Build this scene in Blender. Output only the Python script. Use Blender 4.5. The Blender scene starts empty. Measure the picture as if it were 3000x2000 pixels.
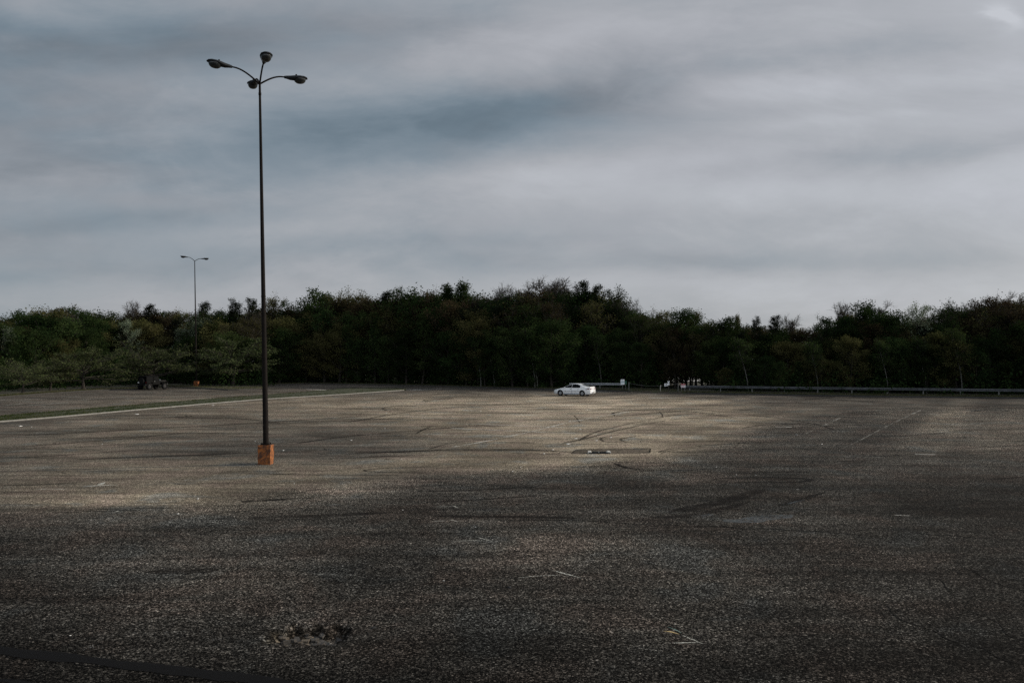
import bpy, bmesh, math, random
import numpy as np
from mathutils import Vector, Matrix, noise

# ------------------------------------------------------------------ camera
sc = bpy.context.scene
COL = sc.collection
PX_F = 2333.0          # focal length in pixels of the 3000 px wide frame
HOR = 1054.0
CH = 4.13
PITCH = math.atan((HOR - 1000.0) / PX_F)
cam_d = bpy.data.cameras.new("camera"); cam = bpy.data.objects.new("camera", cam_d); COL.objects.link(cam)
cam_d.sensor_width = 36.0; cam_d.lens = 36.0 * PX_F / 3000.0
cam_d.clip_start = 0.1; cam_d.clip_end = 6000
cam.location = (0, 0, CH); cam.rotation_euler = (math.radians(90) + PITCH, 0, 0)
sc.camera = cam
CP, SP = math.cos(PITCH), math.sin(PITCH)

# ------------------------------------------------------------------ light settings
SUN_EL, SUN_AZ = math.radians(21), math.radians(13)     # azimuth counted from +X towards +Y
SUN_STR = 3.6
sc.view_settings.view_transform = 'Standard'; sc.view_settings.look = 'None'
sc.view_settings.exposure = 0.0; sc.view_settings.gamma = 1.0
try: sc.view_settings.use_curve_mapping = False
except Exception: pass
sc.cycles.use_denoising = False
sc.cycles.max_bounces = 5; sc.cycles.diffuse_bounces = 3; sc.cycles.transmission_bounces = 4
sc.cycles.transparent_max_bounces = 12; sc.cycles.use_adaptive_sampling = True
sc.cycles.adaptive_threshold = 0.004

class NT:
    """small helper round a node tree"""
    def __init__(s, tree): s.t = tree
    def n(s, kind, **kw):
        nd = s.t.nodes.new(kind)
        for k, v in kw.items(): setattr(nd, k, v)
        return nd
    def put(s, sock, v):
        if isinstance(v, bpy.types.NodeSocket): s.t.links.new(v, sock)
        elif v is not None: sock.default_value = v[:3] if (sock.type == 'VECTOR' and len(v) == 4) else v
    def m(s, op, a, b=None, c=None, clamp=False):
        nd = s.n('ShaderNodeMath', operation=op, use_clamp=clamp)
        s.put(nd.inputs[0], a); s.put(nd.inputs[1], b)
        if c is not None: s.put(nd.inputs[2], c)
        return nd.outputs[0]
    def mix(s, f, a, b, blend='MIX'):
        nd = s.n('ShaderNodeMix', data_type='RGBA', blend_type=blend)
        s.put(nd.inputs[0], f); s.put(nd.inputs[6], a); s.put(nd.inputs[7], b)
        return nd.outputs[2]
    def ramp(s, v, a, b, lo=0.0, hi=1.0, smooth=True):
        nd = s.n('ShaderNodeMapRange', interpolation_type='SMOOTHSTEP' if smooth else 'LINEAR', clamp=True)
        s.put(nd.inputs[0], v)
        for i, q in zip((1, 2, 3, 4), (a, b, lo, hi)): s.put(nd.inputs[i], q)
        return nd.outputs[0]
    def noise(s, vec, scale, detail=3, rough=0.55, dist=0.0):
        nd = s.n('ShaderNodeTexNoise'); s.put(nd.inputs['Vector'], vec)
        nd.inputs['Scale'].default_value = scale; nd.inputs['Detail'].default_value = detail
        nd.inputs['Roughness'].default_value = rough; nd.inputs['Distortion'].default_value = dist
        return nd.outputs[0]
    def vec(s, vec, scale=(1, 1, 1), rot=(0, 0, 0), loc=(0, 0, 0)):
        nd = s.n('ShaderNodeMapping'); s.put(nd.inputs[0], vec)
        nd.inputs[1].default_value = loc; nd.inputs[2].default_value = rot; nd.inputs[3].default_value = scale
        return nd.outputs[0]

def c3(*c): return (c[0], c[1], c[2], 1.0)

# ------------------------------------------------------------------ sky
world = bpy.data.worlds.new("World"); sc.world = world; world.use_nodes = True
wt = world.node_tree; wt.nodes.clear(); W = NT(wt)
tc = W.n('ShaderNodeTexCoord'); sep = W.n('ShaderNodeSeparateXYZ'); wt.links.new(tc.outputs['Generated'], sep.inputs[0])
dx, dy, dz = sep.outputs
ay = W.m('MAXIMUM', W.m('ABSOLUTE', dy), 0.22)
U = W.m('DIVIDE', dx, ay); V = W.m('DIVIDE', W.m('MAXIMUM', dz, 0.0), ay)
comb = W.n('ShaderNodeCombineXYZ'); W.put(comb.inputs[0], U); W.put(comb.inputs[1], V)
uv = comb.outputs[0]
# soft warp so that the cloud banks have drifting, uneven edges
w1 = W.m('SUBTRACT', W.noise(W.vec(uv, (1.6, 5.0, 1), (0, 0, 0.35)), 1.0, 6, 0.62), 0.5)
w2 = W.m('SUBTRACT', W.noise(W.vec(uv, (1.4, 4.0, 1), (0, 0, 0.25), (7, 3, 0)), 1.0, 6, 0.62), 0.5)
Uw = W.m('ADD', U, W.m('MULTIPLY', w1, 0.30)); Vw = W.m('ADD', V, W.m('MULTIPLY', w2, 0.08))
BANKS = [  # cx, cy, rx, ry (frame pixels, turned into sky directions), tilt deg, amount
    (1080, 370, 560, 110, 6, -0.135), (1560, 350, 330, 80, 12, -0.045), (1800, 250, 500, 45, 9, -0.05),
    (420, 110, 470, 80, -4, -0.115), (1000, 60, 420, 60, 0, -0.07), (60, 150, 160, 70, 0, -0.04),
    (1750, 60, 420, 60, 3, 0.06), (2350, 235, 330, 42, 2, 0.10), (2330, 345, 360, 26, 5, 0.06),
    (1750, 500, 520, 45, 7, 0.075), (2250, 560, 700, 50, 0, 0.085), (1100, 650, 500, 60, 6, 0.035),
    (2950, 230, 180, 240, 0, 0.04), (2945, 52, 36, 24, -12, 0.17), (2780, 440, 330, 32, 4, -0.075),
    (2500, 130, 330, 40, 5, -0.05), (2300, 770, 640, 36, 1, -0.065), (300, 660, 520, 30, 3, -0.055),
    (150, 800, 500, 26, 2, -0.03), (1400, 720, 380, 24, 2, -0.03), (1500, 870, 2400, 60, 0, 0.075),
    (1350, 180, 260, 50, 10, 0.04), (150, 30, 200, 40, -20, 0.05), (700, 230, 300, 40, -5, 0.035)]
val = W.m('ADD', W.m('MULTIPLY', U, 0.12), 0.385)
for (cx, cy, rx, ry, tl, amt) in BANKS:
    cu, cv = (cx - 1500) / PX_F, (HOR - cy) / PX_F
    a = math.radians(tl); ca, sa = math.cos(a), math.sin(a)
    du = W.m('SUBTRACT', Uw, cu); dv = W.m('SUBTRACT', Vw, cv)
    p = W.m('MULTIPLY', W.m('ADD', W.m('MULTIPLY', du, ca), W.m('MULTIPLY', dv, sa)), PX_F / rx)
    q = W.m('MULTIPLY', W.m('SUBTRACT', W.m('MULTIPLY', dv, ca), W.m('MULTIPLY', du, sa)), PX_F / ry)
    e = W.m('EXPONENT', W.m('MULTIPLY', W.m('ADD', W.m('MULTIPLY', p, p), W.m('MULTIPLY', q, q)), -0.8))
    val = W.m('MULTIPLY_ADD', e, amt, val)
st = W.m('SUBTRACT', W.noise(W.vec(uv, (2.6, 8.0, 1), (0, 0, 0.26)), 1.0, 8, 0.62, 0.9), 0.5)
st2 = W.m('SUBTRACT', W.noise(W.vec(uv, (7, 15.0, 1), (0, 0, 0.5)), 1.0, 6, 0.62, 0.5), 0.5)
val = W.m('MULTIPLY_ADD', st, 0.12, val); val = W.m('MULTIPLY_ADD', st2, 0.085, val)
wz = W.noise(W.vec(uv, (3.4, 9.5, 1), (0, 0, 0.42), (2, 5, 0)), 1.0, 9, 0.62, 0.5)      # torn wisps along the banks
val = W.m('MULTIPLY_ADD', W.ramp(wz, 0.46, 0.68), 0.042, val)
wy_ = W.noise(W.vec(uv, (2.2, 7.0, 1), (0, 0, 0.30), (9, 1, 0)), 1.0, 8, 0.60, 0.4)
val = W.m('MULTIPLY_ADD', W.ramp(wy_, 0.48, 0.62), -0.030, val)
val = W.m('MINIMUM', W.m('MAXIMUM', val, 0.13), 0.60)
tint = W.mix(W.ramp(val, 0.15, 0.46), c3(0.74, 1.0, 1.22), c3(0.97, 1.0, 1.065))
hue = W.noise(W.vec(uv, (2.5, 9, 1), loc=(3, 1, 0)), 1.0, 3)
tint = W.mix(W.ramp(hue, 0.42, 0.66, 0, 0.6), tint, c3(0.98, 1.0, 1.08))
vm = W.n('ShaderNodeVectorMath', operation='SCALE'); W.put(vm.inputs[0], tint); W.put(vm.inputs[3], val)
behind = W.m('ADD', 1.0, W.m('MULTIPLY', W.ramp(dy, -0.05, -0.6, 0.0, 1.7), W.ramp(dz, 0.0, 0.75, 1.0, 0.15)))     # added fill: low unseen sky behind the camera brightened for faces turned to it
vm2 = W.n('ShaderNodeVectorMath', operation='SCALE'); W.put(vm2.inputs[0], vm.outputs[0]); W.put(vm2.inputs[3], behind)
sky = W.n('ShaderNodeTexSky', sky_type='NISHITA'); sky.sun_disc = False
sky.sun_elevation = SUN_EL; sky.sun_rotation = math.pi / 2 - SUN_AZ
sk = W.n('ShaderNodeVectorMath', operation='SCALE'); W.put(sk.inputs[0], sky.outputs[0]); sk.inputs[3].default_value = 0.07
allsky = W.mix(0.90, sk.outputs[0], vm2.outputs[0])
bg = W.n('ShaderNodeBackground'); W.put(bg.inputs[0], allsky); bg.inputs[1].default_value = 1.0
wo = W.n('ShaderNodeOutputWorld'); wt.links.new(bg.outputs[0], wo.inputs[0])

sun_d = bpy.data.lights.new("sun", 'SUN'); sun_d.energy = SUN_STR; sun_d.angle = math.radians(1.5)
sun_d.color = (1.0, 0.90, 0.76)
sun = bpy.data.objects.new("sun", sun_d); COL.objects.link(sun)
sdir = Vector((math.cos(SUN_EL) * math.cos(SUN_AZ), math.cos(SUN_EL) * math.sin(SUN_AZ), math.sin(SUN_EL)))
sun.rotation_euler = sdir.to_track_quat('Z', 'Y').to_euler(); sun.location = sdir * 200

# ------------------------------------------------------------------ geometry helpers
def ray(px, py):
    x, u = (px - 1500.0) / PX_F, (1000.0 - py) / PX_F
    return x, CP - u * SP, SP + u * CP
def G(px, py, z=0.0):
    """pixel of the photograph -> point on the level z"""
    x, y, zz = ray(px, py); t = (z - CH) / zz
    return Vector((x * t, y * t, z))
def D(px, py, Y):
    x, y, zz = ray(px, py); t = Y / y
    return Vector((x * t, Y, CH + zz * t))

def tag(o, label=None, cat=None, group=None, kind=None):
    if label: o['label'] = label
    if cat: o['category'] = cat
    if group: o['group'] = group
    if kind: o['kind'] = kind
    return o
def empty(name, loc, rz=0.0, scale=1.0):
    o = bpy.data.objects.new(name, None); COL.objects.link(o)
    o.location = loc; o.rotation_euler = (0, 0, rz); o.scale = (scale,) * 3; o.empty_display_size = 0.3
    return o

class MB:
    def __init__(s): s.v = []; s.f = []; s.mi = []
    def add(s, vs, fs, mi=0):
        b = len(s.v); s.v += [tuple(v) for v in vs]
        s.f += [tuple(b + i for i in f) for f in fs]; s.mi += [mi] * len(fs); return s
    def box(s, c, d, mi=0, rz=0.0, taper=1.0):
        x, y, z = [q / 2 for q in d]; R = Matrix.Rotation(rz, 3, 'Z')
        vs = []
        for k in (-1, 1):
            t = taper if k > 0 else 1.0
            for (i, j) in ((-1, -1), (1, -1), (1, 1), (-1, 1)):
                vs.append(Vector(c) + R @ Vector((i * x * t, j * y * t, k * z)))
        return s.add(vs, [(3, 2, 1, 0), (4, 5, 6, 7), (0, 1, 5, 4), (1, 2, 6, 5), (2, 3, 7, 6), (3, 0, 4, 7)], mi)
    def tube(s, pts, rad, n=8, mi=0, cap=True):
        pts = [Vector(p) for p in pts]; vs = []; fs = []
        if not hasattr(rad, '__len__'): rad = [rad] * len(pts)
        up = Vector((0.31, 0.17, 0.93))
        for i, p in enumerate(pts):
            d = (pts[min(i + 1, len(pts) - 1)] - pts[max(i - 1, 0)]).normalized()
            a = d.cross(up)
            if a.length < 1e-3: a = d.cross(Vector((1, 0, 0)))
            a.normalize(); b = d.cross(a)
            if i and a.dot(pa) < 0: a = -a; b = -b
            pa = a
            for k in range(n):
                t = 2 * math.pi * k / n
                vs.append(p + (a * math.cos(t) + b * math.sin(t)) * rad[i])
        for i in range(len(pts) - 1):
            for k in range(n):
                k2 = (k + 1) % n
                fs.append((i * n + k, i * n + k2, (i + 1) * n + k2, (i + 1) * n + k))
        if cap: fs.append(tuple(range(n))[::-1]); fs.append(tuple(range((len(pts) - 1) * n, len(pts) * n)))
        return s.add(vs, fs, mi)
    def loft(s, rings, mi=0, closed=True, cap=True):
        n = len(rings[0]); vs = [p for r in rings for p in r]; fs = []
        for i in range(len(rings) - 1):
            for k in range(n if closed else n - 1):
                k2 = (k + 1) % n
                fs.append((i * n + k, i * n + k2, (i + 1) * n + k2, (i + 1) * n + k))
        if cap: fs.append(tuple(range(n))[::-1]); fs.append(tuple(range((len(rings) - 1) * n, len(rings) * n)))
        return s.add(vs, fs, mi)
    def prism(s, poly, thick, mi=0):
        """poly: list of 3-D points, thick: offset vector"""
        n = len(poly); t = Vector(thick)
        vs = [Vector(p) for p in poly] + [Vector(p) + t for p in poly]
        fs = [tuple(range(n))[::-1], tuple(range(n, 2 * n))] + [(i, (i + 1) % n, n + (i + 1) % n, n + i) for i in range(n)]
        return s.add(vs, fs, mi)
    def lathe(s, prof, axis='Z', n=24, c=(0, 0, 0), mi=0, cap=True):
        rings = []
        for (r, h) in prof:
            ring = []
            for k in range(n):
                t = 2 * math.pi * k / n; a, b = r * math.cos(t), r * math.sin(t)
                p = {'Z': (a, b, h), 'Y': (a, h, b), 'X': (h, a, b)}[axis]
                ring.append(Vector(c) + Vector(p))
            rings.append(ring)
        return s.loft(rings, mi, cap=cap)
    def build(s, name, mats, parent=None, smooth=False, bevel=0.0, fix=True):
        me = bpy.data.meshes.new(name); me.from_pydata(s.v, [], s.f)
        if not isinstance(mats, (list, tuple)): mats = [mats]
        for m in mats: me.materials.append(m)
        if len(mats) > 1: me.polygons.foreach_set('material_index', s.mi)
        if fix:
            bm = bmesh.new(); bm.from_mesh(me)
            bmesh.ops.recalc_face_normals(bm, faces=bm.faces)
            if bevel: bmesh.ops.bevel(bm, geom=[e for e in bm.edges if e.is_manifold and e.calc_face_angle(0) > 0.6], offset=bevel, segments=2, affect='EDGES', clamp_overlap=True)
            bm.to_mesh(me); bm.free()
        if smooth:
            me.polygons.foreach_set('use_smooth', [True] * len(me.polygons))
            try: me.set_sharp_from_angle(angle=math.radians(40))
            except Exception: pass
        o = bpy.data.objects.new(name, me); COL.objects.link(o)
        if parent: o.parent = parent
        return o

# ------------------------------------------------------------------ materials
def mat(name, col, rough=0.6, metal=0.0, var=0.0, vscale=4.0, bump=0.0, bscale=30.0, coat=0.0, spec=0.5, col2=None, lo=0.45, hi=0.6):
    m = bpy.data.materials.new(name); m.use_nodes = True; t = NT(m.node_tree); b = m.node_tree.nodes['Principled BSDF']
    co = t.n('ShaderNodeTexCoord').outputs['Object']
    base = c3(*col)
    if col2 is not None:
        nz = t.noise(co, vscale, 6, 0.65, 0.4); base = t.mix(t.ramp(nz, lo, hi), c3(*col), c3(*col2))
    if var:
        nz = t.noise(co, vscale * 1.7, 5, 0.6); f = t.ramp(nz, 0.25, 0.75, 1 - var, 1 + var)
        v = t.n('ShaderNodeVectorMath', operation='SCALE'); t.put(v.inputs[0], base); t.put(v.inputs[3], f); base = v.outputs[0]
    t.put(b.inputs['Base Color'], base)
    b.inputs['Roughness'].default_value = rough; b.inputs['Metallic'].default_value = metal
    b.inputs['Coat Weight'].default_value = coat; b.inputs['Specular IOR Level'].default_value = spec
    if bump:
        bn = t.n('ShaderNodeBump'); bn.inputs['Strength'].default_value = bump; bn.inputs['Distance'].default_value = 0.02
        t.put(bn.inputs['Height'], t.noise(co, bscale, 5, 0.6)); t.put(b.inputs['Normal'], bn.outputs[0])
    return m

def leaf_mat(name, col, col2, trans=0.35, nscale=0.7):
    m = bpy.data.materials.new(name); m.use_nodes = True; nt = m.node_tree; t = NT(nt); nt.nodes.clear()
    oi = t.n('ShaderNodeObjectInfo'); geo = t.n('ShaderNodeNewGeometry')
    nz = t.noise(geo.outputs['Position'], nscale, 3, 0.6)
    fine = t.noise(geo.outputs['Position'], 6.0, 2, 0.6)
    c = t.mix(t.ramp(nz, 0.36, 0.64), c3(*col), c3(*col2))
    k = t.m('MULTIPLY', t.ramp(oi.outputs['Random'], 0, 1, 0.65, 1.35, False), t.ramp(fine, 0.3, 0.7, 0.7, 1.35))
    v = t.n('ShaderNodeVectorMath', operation='SCALE'); t.put(v.inputs[0], c); t.put(v.inputs[3], k)
    hs = t.n('ShaderNodeHueSaturation'); t.put(hs.inputs['Color'], v.outputs[0])
    r2 = t.m('FRACT', t.m('MULTIPLY', oi.outputs['Random'], 7.31)); t.put(hs.inputs['Hue'], t.ramp(r2, 0, 1, 0.488, 0.512, False))
    d = t.n('ShaderNodeBsdfDiffuse'); tr = t.n('ShaderNodeBsdfTranslucent'); mx = t.n('ShaderNodeMixShader')
    t.put(d.inputs[0], hs.outputs[0]); t.put(tr.inputs[0], hs.outputs[0]); mx.inputs[0].default_value = trans
    nt.links.new(d.outputs[0], mx.inputs[1]); nt.links.new(tr.outputs[0], mx.inputs[2])
    o = t.n('ShaderNodeOutputMaterial'); nt.links.new(mx.outputs[0], o.inputs[0])
    return m

def worn(name, col, amount=0.5, scale=9.0, rough=0.85, dens=1.0, stretch=(1, 1, 1)):
    """thin layer on the asphalt with gaps where it has worn off"""
    m = bpy.data.materials.new(name); m.use_nodes = True; t = NT(m.node_tree); b = m.node_tree.nodes['Principled BSDF']
    pos = t.n('ShaderNodeNewGeometry').outputs['Position']; p2 = t.vec(pos, stretch)
    n1 = t.noise(p2, scale, 5, 0.7); n2 = t.noise(p2, scale * 0.08, 3, 0.6); n3 = t.noise(pos, 60, 2, 0.6)
    s = t.m('ADD', t.m('ADD', t.m('MULTIPLY', n1, 0.45), t.m('MULTIPLY', n2, 0.35)), t.m('MULTIPLY', n3, 0.2))
    a = t.ramp(s, 0.5 + (0.5 - amount) * 0.4 - 0.06, 0.5 + (0.5 - amount) * 0.4 + 0.06, 0.0, dens)
    t.put(b.inputs['Alpha'], a); b.inputs['Base Color'].default_value = c3(*col); b.inputs['Roughness'].default_value = rough
    b.inputs['Specular IOR Level'].default_value = 0.05
    return m

M = {
 'pole': mat('dark bronze pole', (0.009, 0.007, 0.006), 0.8, 0.0, var=0.25, vscale=3, spec=0.12),
 'lamp': mat('lamp housing', (0.014, 0.017, 0.02), 0.6, 0.0, spec=0.25, var=0.15),
 'galv': mat('galvanised steel', (0.27, 0.285, 0.30), 0.5, 0.1, var=0.3, vscale=2.0),
 'galvdim': mat('dull dark rail', (0.07, 0.075, 0.082), 0.6, 0.1, var=0.4, vscale=1.0),  # guardrail steel again, in a darker base colour
 'galvpost': mat('weathered steel post', (0.16, 0.16, 0.15), 0.6, 0.5, var=0.2),
 'kerb': mat('kerb concrete', (0.19, 0.183, 0.165), 0.85, var=0.25, vscale=2.5, bump=0.3),
 'darkkerb': mat('old kerb', (0.032, 0.030, 0.027), 0.9, var=0.35, vscale=1.5, bump=0.3),
 'orange': mat('worn orange paint on concrete', (0.27, 0.088, 0.018), 0.85, var=0.5, vscale=5.0, bump=0.9, bscale=14, col2=(0.075, 0.030, 0.014), lo=0.40, hi=0.60),
 'paintwhite': mat('white car paint', (0.88, 0.89, 0.90), 0.28, coat=1.0, var=0.04, vscale=1.0),
 'glass': mat('dark window glass', (0.003, 0.0035, 0.004), 0.25, coat=0.0, spec=0.22),
 'rubber': mat('tyre rubber', (0.006, 0.006, 0.006), 0.9, spec=0.2),
 'rim': mat('alloy rim', (0.35, 0.35, 0.36), 0.35, 0.8),
 'blackrim': mat('black steel rim', (0.015, 0.015, 0.017), 0.5, 0.3),
 'trim': mat('black trim', (0.012, 0.012, 0.013), 0.5),
 'greytrim': mat('grey sill trim', (0.28, 0.30, 0.33), 0.5, var=0.2),
 'tail': mat('red tail lamp', (0.14, 0.012, 0.012), 0.2, coat=1.0),
 'headlamp': mat('clear lamp', (0.30, 0.32, 0.34), 0.15, coat=1.0),
 'plate': mat('licence plate', (0.75, 0.76, 0.75), 0.5, var=0.1),
 'jeep': mat('black car paint', (0.002, 0.0022, 0.0025), 0.3, coat=0.15, spec=0.25),
 'canvas': mat('black soft top', (0.003, 0.003, 0.0032), 0.85, bump=0.2, spec=0.08),
 'sign': mat('sign white', (0.82, 0.84, 0.85), 0.5, var=0.05),
 'teal': mat('sign teal', (0.015, 0.16, 0.19), 0.5),
 'tealpale': mat('sign pale teal', (0.30, 0.50, 0.54), 0.5),
 'signred': mat('sign red', (0.30, 0.045, 0.05), 0.5, var=0.15),
 'signblack': mat('sign black', (0.015, 0.015, 0.016), 0.5),
 'signgreen': mat('green panel', (0.018, 0.10, 0.065), 0.6, var=0.2),
 'wood': mat('dark timber', (0.03, 0.024, 0.018), 0.85, bump=0.4),
 'palewood': mat('pale broken wood', (0.45, 0.42, 0.36), 0.85, bump=0.4, var=0.2),
 'bark': mat('bark', (0.026, 0.021, 0.016), 0.95, bump=0.6, bscale=12, var=0.3),
 'birch': mat('birch bark', (0.09, 0.088, 0.078), 0.8, var=0.2, vscale=3, col2=(0.05, 0.045, 0.04), lo=0.56, hi=0.62),
 'soil': mat('leaf litter', (0.050, 0.040, 0.026), 1.0, var=0.4, vscale=0.8, bump=0.6, bscale=6, col2=(0.035, 0.045, 0.018)),
 'gravel': mat('pale gravel', (0.30, 0.29, 0.28), 0.95, var=0.3, vscale=0.8, bump=0.5, bscale=5),
 'grassbase': mat('short grass ground', (0.026, 0.034, 0.010), 1.0, var=0.45, vscale=1.5, bump=0.6, bscale=15, col2=(0.046, 0.042, 0.020)),
 'grass': leaf_mat('grass blades', (0.026, 0.042, 0.010), (0.048, 0.054, 0.019), 0.35, 0.4),
 'drygrass': leaf_mat('dry grass blades', (0.040, 0.046, 0.018), (0.065, 0.062, 0.028), 0.3, 0.8),
 'grate': mat('cast iron grate', (0.020, 0.019, 0.018), 0.6, 0.6),
 'concrete': mat('pale concrete', (0.62, 0.59, 0.52), 0.9, var=0.25, vscale=6, bump=0.5),
 'litter': mat('white litter', (0.75, 0.74, 0.70), 0.7),
 'stone': mat('dark stone', (0.012, 0.012, 0.012), 0.9, bump=0.5),
 'rubble': mat('tan rubble', (0.12, 0.098, 0.072), 0.95, var=0.4, vscale=20, bump=0.8, bscale=60),
 'glassbowl': mat('lamp refractor', (0.02, 0.022, 0.022), 0.15, coat=0.15, spec=0.35, var=0.2, vscale=8),
 'paint': worn('worn white paint', (0.60, 0.59, 0.54), 0.50, 7.0),
 'paintfaint': worn('nearly gone paint', (0.42, 0.41, 0.37), 0.42, 7.0, dens=0.75),
 'paintnear': worn('worn thin white paint', (0.60, 0.60, 0.54), 0.54, 30.0),
 'painttan': worn('worn yellow paint', (0.55, 0.42, 0.22), 0.60, 30.0),
 'paintteal': worn('worn teal paint', (0.28, 0.48, 0.44), 0.60, 30.0),
 'blotch': worn('scraped pale stones', (0.52, 0.51, 0.48), 0.22, 26.0, dens=0.8),
 'skid': worn('tyre rubber streak', (0.010, 0.009, 0.008), 0.60, 2.5, dens=0.75),
 'skidsoft': worn('faint tyre rubber', (0.012, 0.010, 0.009), 0.60, 0.9, dens=0.5),
 'crack': worn('crack', (0.003, 0.003, 0.003), 0.62, 5.0, dens=0.95),
 'tar': worn('tar sealed strip', (0.010, 0.010, 0.0105), 0.75, 14.0, dens=0.85),
 'patch': mat('newer asphalt patch', (0.055, 0.051, 0.046), 0.9, var=0.5, vscale=5, bump=0.7, bscale=70),
 'greyseal': worn('pale sealed spot', (0.13, 0.145, 0.155), 0.50, 9.0, dens=0.6),
}
M['leafdark'] = leaf_mat('dark green leaves', (0.014, 0.027, 0.010), (0.029, 0.046, 0.015))
M['leafgreen'] = leaf_mat('fresh green leaves', (0.024, 0.040, 0.014), (0.042, 0.058, 0.020))
M['leafolive'] = leaf_mat('olive spring leaves', (0.052, 0.054, 0.020), (0.084, 0.080, 0.033))
M['leafred'] = leaf_mat('brown red budding leaves', (0.042, 0.030, 0.018), (0.046, 0.041, 0.021))
M['leafpale'] = leaf_mat('pale grey green leaves', (0.16, 0.19, 0.13), (0.11, 0.14, 0.09))
M['needles'] = leaf_mat('pine needles', (0.007, 0.010, 0.006), (0.013, 0.017, 0.009), 0.10)
M['leafcrab'] = leaf_mat('ornamental tree leaves', (0.055, 0.070, 0.030), (0.085, 0.100, 0.044))

# asphalt of the lot ------------------------------------------------
def asphalt_mat():
    m = bpy.data.materials.new('worn asphalt'); m.use_nodes = True; t = NT(m.node_tree); b = m.node_tree.nodes['Principled BSDF']
    pos = t.n('ShaderNodeNewGeometry').outputs['Position']
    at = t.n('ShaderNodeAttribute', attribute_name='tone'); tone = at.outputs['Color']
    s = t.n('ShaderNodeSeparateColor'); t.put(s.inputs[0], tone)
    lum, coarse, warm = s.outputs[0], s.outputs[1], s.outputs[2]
    # broad blotches, long streaks from sweeping and traffic
    bl = t.noise(pos, 0.16, 5, 0.62, 0.6)
    st1 = t.noise(t.vec(pos, (0.10, 0.75, 1), (0, 0, 0.06)), 1.0, 6, 0.65, 0.5)
    st2 = t.noise(t.vec(pos, (0.30, 2.6, 1), (0, 0, -0.05)), 1.0, 5, 0.7, 0.3)
    fine = t.noise(pos, 5.0, 4, 0.7)
    k = t.m('MULTIPLY', t.ramp(bl, 0.30, 0.70, 0.66, 1.32), t.ramp(st1, 0.30, 0.70, 0.66, 1.30))
    k = t.m('MULTIPLY', k, t.ramp(st2, 0.30, 0.70, 0.74, 1.24)); k = t.m('MULTIPLY', k, t.m('MULTIPLY', t.ramp(fine, 0.32, 0.68, 0.76, 1.26), t.ramp(t.noise(pos, 13.0, 3, 0.7), 0.32, 0.68, 0.72, 1.30)))
    # stones of the aggregate: one random value per stone, most dark, a few bright
    def stones(scale):
        v = t.n('ShaderNodeTexVoronoi', feature='F1'); t.put(v.inputs['Vector'], pos); v.inputs['Scale'].default_value = scale
        w = t.n('ShaderNodeSeparateColor'); t.put(w.inputs[0], v.outputs['Color']); return w.outputs[0], w.outputs[1], v.outputs['Distance']
    a1, a2, d1 = stones(66.0); b1, b2, d2 = stones(36.0)
    p1 = t.m('POWER', a1, 4.0); p2 = t.m('POWER', b1, 8.0)
    sp = t.m('ADD', t.m('MULTIPLY', p1, 3.2), t.m('MULTIPLY', p2, 5.0))
    sp = t.m('ADD', sp, 0.05)
    amt = t.ramp(coarse, 0.0, 1.0, 0.40, 1.0, False)
    spk = t.m('ADD', t.m('MULTIPLY', sp, amt), t.m('SUBTRACT', 1.0, amt))
    g = t.noise(pos, 26.0, 3, 0.75); spk = t.m('MULTIPLY', spk, t.ramp(g, 0.36, 0.64, 0.35, 1.55))
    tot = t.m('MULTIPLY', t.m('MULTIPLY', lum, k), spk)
    # tan dust, reddish and bluish drifts
    hz = t.noise(pos, 0.45, 4, 0.6, 0.5)
    base = t.mix(warm, c3(1.06, 1.0, 0.90), c3(1.20, 1.0, 0.72))
    base = t.mix(t.ramp(hz, 0.48, 0.62, 0, 0.5), base, c3(1.25, 0.97, 0.80))
    base = t.mix(t.ramp(hz, 0.46, 0.34, 0, 0.5), base, c3(0.92, 1.0, 0.98))
    v = t.n('ShaderNodeVectorMath', operation='SCALE'); t.put(v.inputs[0], base); t.put(v.inputs[3], tot)
    t.put(b.inputs['Base Color'], v.outputs[0]); b.inputs['Roughness'].default_value = 0.95
    b.inputs['Specular IOR Level'].default_value = 0.04
    bn = t.n('ShaderNodeBump'); bn.inputs['Distance'].default_value = 0.012; t.put(bn.inputs['Strength'], t.ramp(coarse, 0, 1, 0.35, 0.85))
    hgt = t.m('ADD', t.m('MULTIPLY', t.m('SUBTRACT', 1.0, d1), t.m('ADD', 0.5, t.m('MULTIPLY', a2, 0.7))), t.m('MULTIPLY', g, 0.9))
    t.put(bn.inputs['Height'], hgt); t.put(b.inputs['Normal'], bn.outputs[0])
    return m
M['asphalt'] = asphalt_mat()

# ------------------------------------------------------------------ the lot and its edge
EDGE = [(-900, 1235), (-400, 1192), (0, 1164), (170, 1151), (300, 1143), (400, 1140), (500, 1135.5), (560, 1136.5), (620, 1139.5), (667, 1142.5),
        (700, 1142), (765, 1140), (790, 1128), (900, 1124), (1150, 1128), (1350, 1133), (1550, 1139), (1830, 1146), (1860, 1148),
        (2000, 1152), (2300, 1158), (2650, 1163), (3000, 1167), (3500, 1174), (3900, 1180)]
EX = np.array([e[0] for e in EDGE], float); EY = np.array([e[1] for e in EDGE], float)
def setback(px): return float(np.interp(px, [-400, 600, 760, 840, 1600, 1690, 1850, 2000, 3400], [17, 17, 12, 0, 0, 9, 9, 5, 5]))
def edge_y(px): return float(np.interp(px, EX, EY))

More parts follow.
